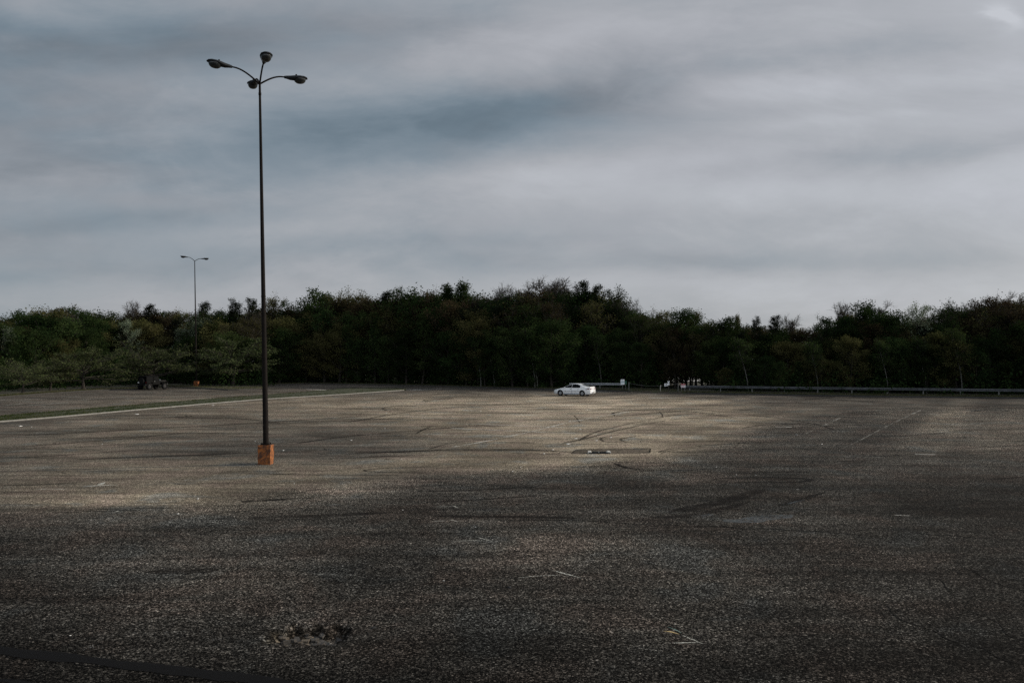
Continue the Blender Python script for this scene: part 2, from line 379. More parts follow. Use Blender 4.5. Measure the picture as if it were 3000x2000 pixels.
TONE_ROWS = {  # mean grey of the old and newer asphalt along the lot (8-bit values, light pool and dark corners painted in)
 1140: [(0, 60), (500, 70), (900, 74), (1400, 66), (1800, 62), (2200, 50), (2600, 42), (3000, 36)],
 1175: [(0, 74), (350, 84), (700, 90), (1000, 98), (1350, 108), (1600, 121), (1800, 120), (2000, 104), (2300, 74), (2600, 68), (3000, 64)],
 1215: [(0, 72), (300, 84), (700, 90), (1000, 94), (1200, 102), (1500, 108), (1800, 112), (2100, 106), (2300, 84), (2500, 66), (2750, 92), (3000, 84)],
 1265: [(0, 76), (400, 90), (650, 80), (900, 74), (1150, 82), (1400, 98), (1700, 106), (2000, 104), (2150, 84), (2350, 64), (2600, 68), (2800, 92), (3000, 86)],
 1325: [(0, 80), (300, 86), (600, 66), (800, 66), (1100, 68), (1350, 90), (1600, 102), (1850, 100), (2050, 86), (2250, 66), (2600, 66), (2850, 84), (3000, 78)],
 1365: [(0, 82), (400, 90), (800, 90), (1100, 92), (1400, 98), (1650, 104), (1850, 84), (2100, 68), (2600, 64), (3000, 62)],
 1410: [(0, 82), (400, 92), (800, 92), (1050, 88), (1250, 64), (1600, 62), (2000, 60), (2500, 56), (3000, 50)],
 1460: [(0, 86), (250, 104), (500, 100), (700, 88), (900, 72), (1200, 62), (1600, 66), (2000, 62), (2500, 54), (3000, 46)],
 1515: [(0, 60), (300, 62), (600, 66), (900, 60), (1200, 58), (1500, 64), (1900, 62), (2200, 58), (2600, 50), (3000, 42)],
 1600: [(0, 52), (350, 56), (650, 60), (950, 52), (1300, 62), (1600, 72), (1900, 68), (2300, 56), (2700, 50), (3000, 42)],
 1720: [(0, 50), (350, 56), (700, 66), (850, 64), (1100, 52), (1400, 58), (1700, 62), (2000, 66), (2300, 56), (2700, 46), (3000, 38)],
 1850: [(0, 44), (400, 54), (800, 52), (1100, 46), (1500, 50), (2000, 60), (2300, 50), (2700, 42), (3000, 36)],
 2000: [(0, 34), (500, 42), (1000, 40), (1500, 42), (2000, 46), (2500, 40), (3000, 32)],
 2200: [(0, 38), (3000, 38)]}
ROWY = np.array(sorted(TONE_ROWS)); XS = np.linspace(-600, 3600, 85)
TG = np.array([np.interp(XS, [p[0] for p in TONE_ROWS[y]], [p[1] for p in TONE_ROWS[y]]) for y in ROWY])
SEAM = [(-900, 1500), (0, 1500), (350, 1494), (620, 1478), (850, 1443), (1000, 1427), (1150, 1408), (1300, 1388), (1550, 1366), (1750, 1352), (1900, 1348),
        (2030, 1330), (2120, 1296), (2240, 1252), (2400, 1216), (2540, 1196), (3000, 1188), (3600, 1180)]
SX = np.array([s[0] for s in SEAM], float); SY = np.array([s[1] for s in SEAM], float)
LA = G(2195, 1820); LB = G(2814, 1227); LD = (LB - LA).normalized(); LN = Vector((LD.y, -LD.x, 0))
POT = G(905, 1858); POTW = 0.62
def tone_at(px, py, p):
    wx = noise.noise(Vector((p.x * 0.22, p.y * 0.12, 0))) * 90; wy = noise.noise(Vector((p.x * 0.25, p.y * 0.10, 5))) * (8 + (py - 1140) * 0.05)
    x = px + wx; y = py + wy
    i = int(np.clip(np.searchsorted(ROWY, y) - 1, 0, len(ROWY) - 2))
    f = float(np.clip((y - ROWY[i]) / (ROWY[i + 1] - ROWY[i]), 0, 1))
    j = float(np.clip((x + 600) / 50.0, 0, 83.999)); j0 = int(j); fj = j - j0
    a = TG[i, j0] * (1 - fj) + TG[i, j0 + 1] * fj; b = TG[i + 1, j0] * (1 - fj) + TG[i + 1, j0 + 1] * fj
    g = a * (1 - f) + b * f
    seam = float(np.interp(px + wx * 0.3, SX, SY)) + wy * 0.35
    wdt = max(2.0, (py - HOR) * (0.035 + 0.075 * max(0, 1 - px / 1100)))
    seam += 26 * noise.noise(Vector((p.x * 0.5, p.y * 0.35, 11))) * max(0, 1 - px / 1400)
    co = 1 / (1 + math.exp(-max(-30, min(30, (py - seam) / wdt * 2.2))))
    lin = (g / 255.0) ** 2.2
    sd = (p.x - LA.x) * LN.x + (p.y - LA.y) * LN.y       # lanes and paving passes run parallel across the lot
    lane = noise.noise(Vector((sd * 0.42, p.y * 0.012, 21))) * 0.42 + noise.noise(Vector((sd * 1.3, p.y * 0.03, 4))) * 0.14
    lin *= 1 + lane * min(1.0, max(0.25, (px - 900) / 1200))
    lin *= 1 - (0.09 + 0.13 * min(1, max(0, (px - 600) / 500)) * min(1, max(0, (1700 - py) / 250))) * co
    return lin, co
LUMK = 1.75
def build_lot():
    cols = np.arange(-840, 3841, 13.0); ts = np.linspace(0, 1, 230)
    vs = []; colr = []
    for px in cols:
        e = edge_y(px)
        for t in ts:
            py = e + (2700 - e) * (0.35 * t + 0.65 * t ** 2.2)
            p = G(px, py); lin, co = tone_at(px, py, p)
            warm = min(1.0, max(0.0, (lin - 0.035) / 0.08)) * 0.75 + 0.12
            z = 0.0
            r = math.hypot((p.x - POT.x) / POTW, (p.y - POT.y) / 0.42)
            if r < 2.2:
                r += noise.noise(Vector((p.x * 4, p.y * 4, 2))) * 0.55
                if r < 1.0:
                    dpt = min(1, (1 - r) * 4); z = -0.12 * dpt + 0.03 * noise.noise(Vector((p.x * 9, p.y * 9, 7))) * dpt
                    tn = noise.noise(Vector((p.x * 5, p.y * 7, 9)))
                    lin = 0.006 + ((0.07 if p.y < POT.y + 0.05 else 0.02) if tn > 0.02 else 0.0) * dpt; warm = 0.8; co = 0.5
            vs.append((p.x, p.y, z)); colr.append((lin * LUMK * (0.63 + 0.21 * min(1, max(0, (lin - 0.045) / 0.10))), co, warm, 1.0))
    n = len(ts); fs = []
    for i in range(len(cols) - 1):
        for j in range(n - 1):
            a = i * n + j; fs.append((a, a + 1, a + n + 1, a + n))
    me = bpy.data.meshes.new('parking_lot'); me.from_pydata(vs, [], fs)
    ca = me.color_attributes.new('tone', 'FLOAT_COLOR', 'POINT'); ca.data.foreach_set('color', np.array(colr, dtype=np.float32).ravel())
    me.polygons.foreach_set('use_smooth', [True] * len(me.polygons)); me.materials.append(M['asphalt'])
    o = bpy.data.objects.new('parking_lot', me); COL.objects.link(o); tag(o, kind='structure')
    # the rest of the pavement round and behind the photographer
    mb = MB(); mb.add([(-260, -90, -0.12), (260, -90, -0.12), (260, 80, -0.12), (-260, 80, -0.12)], [(0, 1, 2, 3)])
    b = mb.build('pavement', M['patch'], fix=False); tag(b, kind='structure')
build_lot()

def verge():
    cols = np.arange(-1500, 4501, 30.0); vs = []; fs = []; dist = [0.0, 0.15, 1, 2.5, 5, 9, 16, 30, 60, 140, 400, 2500]
    for px in cols:
        p = G(px, edge_y(px))
        for k, d in enumerate(dist):
            q = p * ((p.y + d) / p.y); z = 0.13 if k else -0.05
            if k > 1: z += 0.10 * noise.noise(Vector((q.x * 0.15, q.y * 0.2, 0))) * min(1, d / 5)
            vs.append((q.x, q.y, z))
    n = len(dist)
    for i in range(len(cols) - 1):
        for j in range(n - 1):
            a = i * n + j; fs.append((a, a + n, a + n + 1, a + 1))
    mb = MB(); mb.add(vs, fs); o = mb.build('forest_floor', M['soil'], smooth=True); tag(o, kind='structure')
    mb = MB(); mb.add([(-4000, -3000, -0.6), (4000, -3000, -0.6), (4000, 4000, -0.6), (-4000, 4000, -0.6)], [(0, 1, 2, 3)])
    o = mb.build('ground', M['soil'], fix=False); tag(o, kind='structure')
verge()

def resample(pts, step):
    out = [pts[0].copy()]
    for a, b in zip(pts, pts[1:]):
        n = max(1, int((b - a).length / step))
        for i in range(1, n + 1): out.append(a.lerp(b, i / n))
    return out
def kerb_run(name, pxs, material, h=0.14, w=0.15, label=None, split=None):
    """kerb of short cast blocks along a line of ground pixels"""
    pts = resample([G(x, y) for x, y in pxs], 1.2)
    mb = MB(); prof = [(0, -0.05), (0.0, h - 0.03), (0.03, h), (w, h), (w, -0.05)]
    rings = []
    for i, p in enumerate(pts):
        d = (pts[min(i + 1, len(pts) - 1)] - pts[max(0, i - 1)]); d.z = 0; d.normalize(); nrm = Vector((-d.y, d.x, 0))
        if nrm.y < 0: nrm = -nrm
        j = 0.012 * noise.noise(p * 0.8)
        rings.append([p + nrm * (a + j) + Vector((0, 0, b + (j if b > 0 else 0))) for a, b in prof])
    if split:     # shade painted into the lower face, pale worn upper edge
        rings = [[r[0], r[0].lerp(r[1], 0.62)] + r[1:] for r in rings]; mb.loft(rings)
        mb.mi = [1 if (k % 6 == 0 and k < 6 * (len(rings) - 1)) else 0 for k in range(len(mb.f))]; material = [material, M['darkkerb']]
    else: mb.loft(rings)
    o = mb.build(name, material); tag(o, label, 'kerb'); return o
kerb_run('kerb', [(x, edge_y(x) + 0.6) for x in range(-300, 660, 30)] + [(667, 1143.1), (700, 1142.6), (765, 1140.6)], M['darkkerb'],
         label='dark low kerb curving below the spreading trees and under the far lamp post')
kerb_run('kerb', [(x, edge_y(x) + 0.4) for x in range(792, 1832, 26)] + [(1834, 1146.6), (1845, 1148.6)], M['darkkerb'],
         label='thin dark kerb along the wood behind the white car')
kerb_run('kerb', [(x, edge_y(x) + 0.4) for x in range(2010, 3500, 60)], M['darkkerb'],
         label='dark kerb below the long guardrail at right')
# median strip
MF = [(-120, 1250), (0, 1239), (170, 1225), (408, 1203), (600, 1186), (765, 1172), (1000, 1157.5), (1120, 1149), (1185, 1144.5)]
MBK = [(-120, 1236), (0, 1224), (250, 1203), (520, 1180), (765, 1161), (900, 1150), (971, 1144), (995, 1140), (1100, 1139), (1160, 1140), (1190, 1143)]
kerb_run('kerb', MF, M['kerb'], h=0.14, w=0.13, label='long pale kerb edging the grass median strip', split=True)
kerb_run('kerb', MBK[:7], M['darkkerb'], h=0.13, w=0.12, label='half buried rear kerb of the grass median strip')
def interp_line(line, px):
    return float(np.interp(px, [l[0] for l in line], [l[1] for l in line]))
def strip_pts(px, f):
    a = G(px, interp_line(MF, px)); b = G(px, min(interp_line(MBK, px), interp_line(MF, px) - 0.6))
    a = a * ((a.y + 0.17) / a.y)
    return a.lerp(b, f)
mb = MB(); cols = list(range(-120, 1191, 10)); vs = []; fs = []
for px in cols:
    for f in (0, 0.1, 0.35, 0.65, 0.9, 1.0):
        p = strip_pts(px, f); z = 0.145 + 0.05 * math.sin(math.pi * f) + 0.03 * noise.noise(Vector((p.x, p.y, 0)))
        if f in (0, 1.0): z = 0.13 if f == 0 else 0.0
        vs.append((p.x, p.y, z))
for i in range(len(cols) - 1):
    for j in range(5):
        a = i * 6 + j; fs.append((a, a + 6, a + 7, a + 1))
mb.add(vs, fs); tag(mb.build('median_ground', M['grassbase'], smooth=True), kind='structure')

rng = np.random.default_rng(7)
def fast_mesh(name, verts, faces_n, material, k=4):
    """verts: (n*k,3) array, consecutive k verts are one face"""
    me = bpy.data.meshes.new(name); nv = len(verts); nf = nv // k
    me.vertices.add(nv); me.vertices.foreach_set('co', verts.astype(np.float32).ravel())
    me.loops.add(nv); me.loops.foreach_set('vertex_index', np.arange(nv, dtype=np.int32))
    me.polygons.add(nf); me.polygons.foreach_set('loop_start', np.arange(0, nv, k, dtype=np.int32))
    me.polygons.foreach_set('loop_total', np.full(nf, k, dtype=np.int32))
    me.materials.append(material); me.update(calc_edges=True); me.validate(); return me
def blades(pos, hgt, wid):
    n = len(pos); a = rng.uniform(0, 2 * np.pi, n); h = hgt * rng.uniform(0.5, 1.4, n); l = rng.normal(0, 0.35, (n, 2)) * h[:, None]
    dxy = np.stack([np.cos(a), np.sin(a)], 1) * wid / 2
    v = np.zeros((n, 3, 3)); v[:, 0, :] = pos; v[:, 1, :] = pos; v[:, 2, :] = pos
    v[:, 0, :2] -= dxy; v[:, 1, :2] += dxy; v[:, 2, :2] += l; v[:, 2, 2] += h
    return v.reshape(-1, 3)
P = []
for _ in range(26000):
    px = random.Random(_).uniform(-120, 1188); p = strip_pts(px, rng.uniform(0.0, 1.0)); P.append((p.x, p.y, 0.12))
P = np.array(P); me = fast_mesh('grass', blades(P, 0.11, 0.05), 0, M['grass'], 3)
tag(bpy.data.objects.new('grass', me), 'short green grass on the long median strip', 'grass', kind='stuff'); COL.objects.link(bpy.data.objects['grass'])
P = []
for _ in range(24000):
    px = rng.uniform(-250, 3300); p = G(px, edge_y(px)); d = abs(rng.normal(0, 1.4)) + 0.15
    if 1840 < px < 2000: d = rng.uniform(0.1, 9)
    if 480 < px < 770: d = rng.uniform(0.15, 8)
    p = p * ((p.y + d) / p.y); P.append((p.x, p.y, 0.12))
P = np.array(P); me = fast_mesh('verge_grass', blades(P, 0.15, 0.05), 0, M['drygrass'], 3)
o = bpy.data.objects.new('verge_grass', me); tag(o, 'rough grass and weeds along the edge of the wood', 'grass', kind='stuff'); COL.objects.link(o)

# ------------------------------------------------------------------ markings, skids, cracks
def ribbon(mb, pxs, w, z, taper=True, jit=0.0, step=0.5, mi=0, seed=0, wide=0.0):
    pts = resample([G(x, y) for x, y in pxs], step); n = len(pts)
    if n > 3:   # soften the corners
        for _ in range(3 if jit == 0 else 0):
            pts = [pts[0]] + [(pts[i - 1] + pts[i] * 2 + pts[i + 1]) / 4 for i in range(1, n - 1)] + [pts[-1]]
    vs = []; w_in = w
    for i, p in enumerate(pts):
        d = (pts[min(i + 1, n - 1)] - pts[max(0, i - 1)]).normalized(); nr = Vector((-d.y, d.x, 0))
        w = max(w_in, wide * p.y * p.y / (PX_F * CH) * abs(d.x))
        if jit: p = p + nr * jit * noise.noise(Vector((p.x * 1.7 + seed, p.y * 1.7, 3)))
        t = min(1.0, (min(i, n - 1 - i) + 0.25) / 3.0) if taper else 1.0
        ww = w * t * (1 + (0.5 * noise.noise(p * 2.3) if jit else 0))
        vs += [p + nr * ww / 2 + Vector((0, 0, z)), p - nr * ww / 2 + Vector((0, 0, z))]
    mb.add(vs, [(2 * i, 2 * i + 1, 2 * i + 3, 2 * i + 2) for i in range(n - 1)], mi)
def smooth_px(p, k=8):
    """Catmull-Rom through the pixels"""
    if len(p) < 3: return p
    q = [p[0]] + list(p) + [p[-1]]; out = []
    for i in range(1, len(q) - 2):
        for s in range(k):
            t = s / k; r = []
            for c in (0, 1):
                a, b, c_, d = q[i - 1][c], q[i][c], q[i + 1][c], q[i + 2][c]
                r.append(0.5 * (2 * b + (c_ - a) * t + (2 * a - 5 * b + 4 * c_ - d) * t * t + (3 * b - a - 3 * c_ + d) * t ** 3))
            out.append(tuple(r))
    return out + [p[-1]]
LINES = [  # stall lines, still readable
 ([(1327, 1309), (1408, 1295), (1557, 1264), (1663, 1237), (1765, 1218), (1850, 1205)], 0.12, 'paint'),
 ([(1383, 1241), (1582, 1249), (1690, 1253)], 0.11, 'paint'), ([(1319, 1254), (1650, 1268), (1706, 1270)], 0.10, 'paint'),
 ([(1238, 1271), (1425, 1278), (1689, 1285)], 0.10, 'paintfaint'), ([(1000, 1270), (1089, 1273), (1327, 1288)], 0.10, 'paintfaint'),
 ([(1349, 1307), (1616, 1318)], 0.10, 'paintfaint'), ([(2699, 1200), (2602, 1246), (2510, 1294), (2459, 1317)], 0.07, 'paintfaint'),
 ([(2469, 1220), (2362, 1269)], 0.12, 'paintfaint'), ([(1738, 1147.5), (1790, 1148)], 0.35, 'paint'),
 ([(1830, 1155), (2200, 1164), (2605, 1173)], 0.2, 'paintfaint'), ([(1800, 1161), (2200, 1173), (2440, 1180), (2710, 1185)], 0.2, 'paintfaint'),
 ([(1900, 1165), (1985, 1166.5)], 0.5, 'paint'), ([(0, 1188), (120, 1178), (200, 1172)], 0.14, 'paint'), ([(60, 1189), (130, 1184), (200, 1178)], 0.14, 'paint'),
 ([(0, 1172), (120, 1168), (235, 1161)], 0.16, 'paint'), ([(220, 1172), (345, 1163)], 0.16, 'paint'), ([(365, 1168), (400, 1166)], 0.2, 'paint'),
 ([(118, 1191), (132, 1190)], 0.2, 'paint'), ([(0, 1166), (60, 1163)], 0.2, 'paintfaint'), ([(900, 1140.5), (965, 1142.5)], 0.35, 'paint'),
 ([(1180, 1141), (1240, 1140)], 0.6, 'paint'), ([(1195, 1144), (1290, 1138)], 0.4, 'paint'), ([(545, 1143), (590, 1142)], 0.2, 'paintfaint'),
 ([(300, 1216), (340, 1213)], 0.2, 'paint'), ([(1180, 1220), (1310, 1225)], 0.1, 'paintfaint'), ([(2680, 1330), (2740, 1331)], 0.1, 'paint'),
 ([(2270, 1250), (2320, 1251)], 0.1, 'paint'), ([(2400, 1337), (2580, 1339)], 0.08, 'paintfaint'), ([(840, 1350), (1000, 1341), (1080, 1336)], 0.1, 'paintfaint'),
 ([(2620, 1508), (2665, 1510)], 0.05, 'paint'), ([(2330, 1433), (2345, 1434)], 0.06, 'paint'), ([(2750, 1266), (2880, 1268)], 0.08, 'paintfaint'),
 ([(2180, 1236), (2400, 1240)], 0.09, 'paintfaint'), ([(2640, 1250), (2950, 1256)], 0.09, 'paintfaint')]
T_MARKS = [([(1260, 1484), (1336, 1483)], [(1323, 1480), (1343, 1487)]), ([(1260, 1527), (1317, 1524.5)], [(1317, 1522), (1346, 1528)]),
           ([(1317, 1585), (1429, 1581)], [(1398, 1573), (1444, 1586)]), ([(1514, 1693), (1560, 1687), (1650, 1683)], [(1617, 1670), (1660, 1681), (1704, 1693)])]
mb = MB()
for (p, w, k) in LINES: ribbon(mb, p, w, 0.004, taper=False, mi=0 if k == 'paint' else 1, wide=0.9)
for a, b in T_MARKS:
    ribbon(mb, a, 0.028, 0.004, mi=2, step=0.1); ribbon(mb, b, 0.06, 0.0045, mi=2, step=0.1)
for p, w, mi in (([(1944, 1848), (1965, 1850), (1990, 1857)], 0.11, 3), ([(1958, 1836), (1981, 1845), (1996, 1853)], 0.03, 4),
                 ([(1995, 1859), (2027, 1871), (2061, 1886)], 0.045, 2), ([(1955, 1884), (2000, 1882), (2030, 1880), (2050, 1882)], 0.05, 2),
                 ([(100, 1432), (205, 1432)], 0.05, 2), ([(240, 1425), (285, 1422), (345, 1420)], 0.10, 2), ([(285, 1422), (308, 1412)], 0.16, 2),
                 ([(380, 1410), (480, 1407), (630, 1404)], 0.22, 1), ([(500, 1480), (530, 1482)], 0.05, 2), ([(335, 1500), (350, 1495)], 0.12, 2),
                 ([(110, 1752), (160, 1738), (235, 1724)], 0.34, 5), ([(40, 1778), (100, 1757)], 0.24, 5), ([(480, 1850), (560, 1870), (640, 1862), (730, 1850)], 0.42, 5), ([(340, 1862), (420, 1850)], 0.3, 5), ([(180, 1905), (420, 1880)], 0.25, 5)):
    ribbon(mb, p, w, 0.0045, mi=mi, step=0.1)
tag(mb.build('painted_markings', [M['paint'], M['paintfaint'], M['paintnear'], M['painttan'], M['paintteal'], M['blotch']], fix=False), kind='structure')

SKIDS = [
 ([(1000, 1240), (1200, 1206), (1400, 1188), (1600, 1180), (1760, 1176)], 0.35, 1), ([(1697, 1290), (1727, 1273), (1778, 1256), (1935, 1222), (2010, 1213), (2120, 1208)], 0.2, 1),
 ([(1640, 1300), (1720, 1283), (1800, 1262), (1960, 1230), (2080, 1222)], 0.25, 1),
 ([(1816, 1273), (1765, 1281), (1762, 1288), (1778, 1294), (1840, 1297)], 0.16, 1), ([(1901, 1273), (1835, 1281), (1818, 1288), (1846, 1297), (1900, 1300)], 0.16, 1),
 ([(2280, 1293), (2150, 1299), (2050, 1306), (1960, 1315), (1930, 1325)], 0.20, 0), ([(1800, 1355), (1825, 1366), (1893, 1376), (2000, 1377), (2180, 1368), (2420, 1362)], 0.18, 0),
 ([(1280, 1366), (1146, 1370), (1070, 1376), (1100, 1382), (1280, 1385)], 0.12, 0), ([(1795, 1215), (1800, 1208), (1850, 1202), (1920, 1200), (2000, 1203), (2080, 1212), (2160, 1224)], 0.22, 0),
 ([(1680, 1215), (1690, 1225), (1700, 1240)], 0.12, 1), ([(1930, 1205), (1940, 1214), (1940, 1224)], 0.12, 1),
 ([(1255, 1316), (1298, 1303), (1360, 1292), (1500, 1283)], 0.16, 1), ([(60, 1338), (130, 1336), (280, 1326), (400, 1318)], 0.10, 0),
 ([(220, 1345), (480, 1336), (740, 1326)], 0.5, 1), ([(0, 1278), (400, 1258), (760, 1238), (1100, 1216)], 0.5, 1), ([(0, 1312), (300, 1290), (600, 1262)], 0.3, 1),
 ([(860, 1300), (1000, 1280), (1200, 1262), (1420, 1245)], 0.4, 1), ([(1000, 1330), (1300, 1318), (1560, 1318), (1690, 1326)], 0.5, 1),
 ([(700, 1385), (1000, 1392), (1200, 1390)], 0.2, 1), ([(0, 1421), (120, 1419), (270, 1409)], 0.10, 0), ([(190, 1415), (262, 1410)], 0.12, 0), ([(0, 1434), (40, 1434)], 0.08, 0), ([(270, 1432), (310, 1431)], 0.06, 0),
 ([(1260, 1175), (1240, 1172), (1290, 1169), (1330, 1166)], 0.2, 0), ([(1145, 1205), (1120, 1196), (1160, 1189), (1230, 1190)], 0.2, 1), ([(1218, 1270), (1240, 1258), (1262, 1250)], 0.14, 0),
 ([(2000, 1195), (2200, 1215), (2380, 1240), (2450, 1262)], 0.25, 1), ([(2170, 1255), (2250, 1243), (2380, 1244), (2600, 1262)], 0.25, 1), ([(2100, 1400), (2250, 1398), (2370, 1402), (2330, 1412), (2150, 1412)], 0.25, 0),
 ([(2750, 1187), (3000, 1191)], 0.3, 0), ([(2610, 1183), (2710, 1184)], 0.4, 0), ([(2880, 1193), (3100, 1197)], 0.2, 0),
 ([(2240, 1432), (2150, 1460), (2080, 1478), (1960, 1500)], 0.5, 1), ([(2420, 1440), (2330, 1468), (2280, 1482)], 0.22, 0), ([(1900, 1515), (2040, 1508), (2200, 1468)], 0.3, 1),
 ([(300, 1222), (360, 1226)], 0.15, 0), ([(510, 1222), (560, 1224), (700, 1226), (820, 1238)], 0.16, 0), ([(1010, 1272), (1150, 1277), (1190, 1279)], 0.10, 0), ([(1250, 1510), (1500, 1513), (1700, 1516)], 0.3, 1),
 ([(600, 1520), (900, 1512), (1150, 1500)], 0.4, 1), ([(420, 1675), (560, 1672), (640, 1668)], 0.35, 1), ([(850, 1460), (700, 1470), (1000, 1452)], 0.3, 1)]
mb = MB()
for i, (p, w, k) in enumerate(SKIDS):
    q = smooth_px(p); ribbon(mb, q, w, 0.0020 + 0.0007 * (i % 3), mi=k, step=0.6, wide=1.5)
    if w > 0.15 and k == 0 and len(p) > 3: ribbon(mb, [(x + 5, y + 4) for x, y in q], w * 0.6, 0.0024 + 0.0007 * (i % 3), mi=1, step=0.6)
r2 = random.Random(3)
for i in range(70):    # faint straight scrapes all over the lot
    x, y = r2.uniform(-200, 3100), 1165 + 330 * r2.random() ** 1.4
    if y < interp_line(MF, x) + 8 and x < 1190: continue
    L = r2.uniform(60, 420); s = r2.uniform(-0.09, 0.03)
    ribbon(mb, smooth_px([(x, y), (x + L / 2, y + s * L / 2 + r2.uniform(-3, 3)), (x + L, y + s * L)]), r2.uniform(0.05, 0.2), 0.0015 + 0.0001 * (i % 5), mi=1, step=0.8, wide=1.3)
tag(mb.build('tyre_marks', [M['skid'], M['skidsoft']], fix=False), kind='structure')

CRACKS = [[(1440, 1526), (1560, 1522), (1700, 1524), (1850, 1534), (2000, 1541)], [(2000, 1541), (2200, 1545), (2350, 1556), (2560, 1564)], [(2620, 1562), (2780, 1568), (2950, 1580), (3100, 1590)],
 [(2530, 1760), (2640, 1800), (2760, 1862), (2860, 1905), (3050, 1960)], [(2740, 1690), (2850, 1790), (2950, 1850), (3080, 1900)], [(2780, 1640), (2900, 1700), (3060, 1760)],
 [(0, 1900), (90, 1915), (170, 1930), (330, 1950), (520, 1975), (800, 1999), (900, 2020)], [(0, 1982), (80, 1992), (160, 2010)], [(220, 1935), (240, 1915), (300, 1905)],
 [(60, 1887), (110, 1882), (150, 1872)], [(1000, 1427), (880, 1440), (740, 1462)], [(640, 1500), (720, 1497), (830, 1491)], [(830, 1526), (900, 1520), (960, 1519)], [(90, 1456), (115, 1452)],
 [(150, 1500), (300, 1498), (420, 1492)], [(470, 1680), (520, 1676), (640, 1672)], [(1185, 1524), (1250, 1520)], [(1690, 1333), (1600, 1330), (1480, 1324)]]
mb = MB()
for i, c in enumerate(CRACKS): ribbon(mb, c, 0.022 if c[0][1] > 1480 else 0.05, 0.005, jit=0.30, step=0.12 if c[0][1] > 1480 else 0.4, seed=i, wide=1.2)
for i in range(60):
    x, y = r2.uniform(0, 3000), r2.uniform(1195, 1480)
    if y < interp_line(MF, x) + 10 and x < 1190: continue
    a = r2.uniform(-0.5, 0.5); L = r2.uniform(20, 130); pts = [(x, y)]
    for k in range(4): pts.append((pts[-1][0] + L / 4, pts[-1][1] + L / 4 * a * 0.2 + r2.uniform(-2, 2)))
    ribbon(mb, pts, 0.035, 0.0052, jit=0.3, step=0.4, seed=i, wide=1.1)
tag(mb.build('pavement_cracks', M['crack'], fix=False), kind='structure')
mb = MB()
tp = smooth_px([(-60, 1898), (100, 1915), (300, 1938), (500, 1962), (640, 1978), (800, 2000), (950, 2030)], 6)
ribbon(mb, tp, 0.26, 0.0062, taper=False, jit=0.05, step=0.15, mi=0)
ribbon(mb, smooth_px([(-60, 1985), (60, 1998), (200, 2030)], 6), 0.10, 0.0062, taper=False, jit=0.08, step=0.15, mi=0)
ribbon(mb, smooth_px([(2130, 1531), (2210, 1522), (2330, 1509)], 6), 0.55, 0.0064, jit=0.3, step=0.15, mi=1)
ribbon(mb, smooth_px([(2020, 1510), (2060, 1508), (2090, 1506)], 6), 0.28, 0.0064, jit=0.2, step=0.15, mi=1)
ribbon(mb, smooth_px([(2290, 1478), (2330, 1470), (2360, 1463)], 6), 0.12, 0.0064, jit=0.1, step=0.15, mi=1)
tag(mb.build('sealed_strips', [M['tar'], M['greyseal']], fix=False), kind='structure')

# ------------------------------------------------------------------ storm drain in its patch
mb = MB(); q = [G(1672, 1329), G(1688, 1316), (G(1735, 1314.5)), G(1907, 1313), G(1903, 1327), G(1800, 1329.5)]
mb.add([(p.x, p.y, 0.006) for p in q], [tuple(range(6))]); tag(mb.build('asphalt_patch', worn('newer asphalt', (0.032, 0.029, 0.027), 0.62, 2.0, dens=0.5), fix=False), kind='structure')
mb = MB()
for a, b in (((1688, 1315.6), (1907, 1312.6)), ((1907, 1313), (1903, 1327.6)), ((1903, 1328), (1800, 1330)), ((1800, 1330), (1672, 1329.6)), ((1672, 1329), (1688, 1316))):
    ribbon(mb, [a, b], 0.05, 0.0085, jit=0.04, step=0.2)
tag(mb.build('patch_joints', M['crack'], fix=False), kind='structure')
dr = empty('storm_drain', G(1755, 1327), 0.0); tag(dr, 'sunken catch basin with dark grate and two pale concrete ends in the asphalt patch', 'drain')
mb = MB()
mb.box((0, -0.20, 0.03), (0.95, 0.05, 0.035)); mb.box((0, 0.20, 0.03), (0.95, 0.05, 0.035))
for i in range(13): mb.box((-0.30 + 0.05 * i, 0, 0.026), (0.018, 0.35, 0.02))
mb.box((0, 0, 0.011), (0.70, 0.36, 0.006)); mb.build('grate', M['grate'], dr)
for s in (-1, 1):
    mb = MB(); mb.box((s * 0.42, 0.0, 0.055), (0.17, 0.34, 0.09), rz=0.1 * s, taper=0.8); mb.box((s * 0.36, -0.1, 0.035), (0.05, 0.12, 0.05)); mb.build('concrete_end', M['concrete'], dr, bevel=0.012)
mb = MB(); mb.box((-0.02, -0.12, 0.055), (0.03, 0.06, 0.05)); mb.build('lifting_lug', M['concrete'], dr)

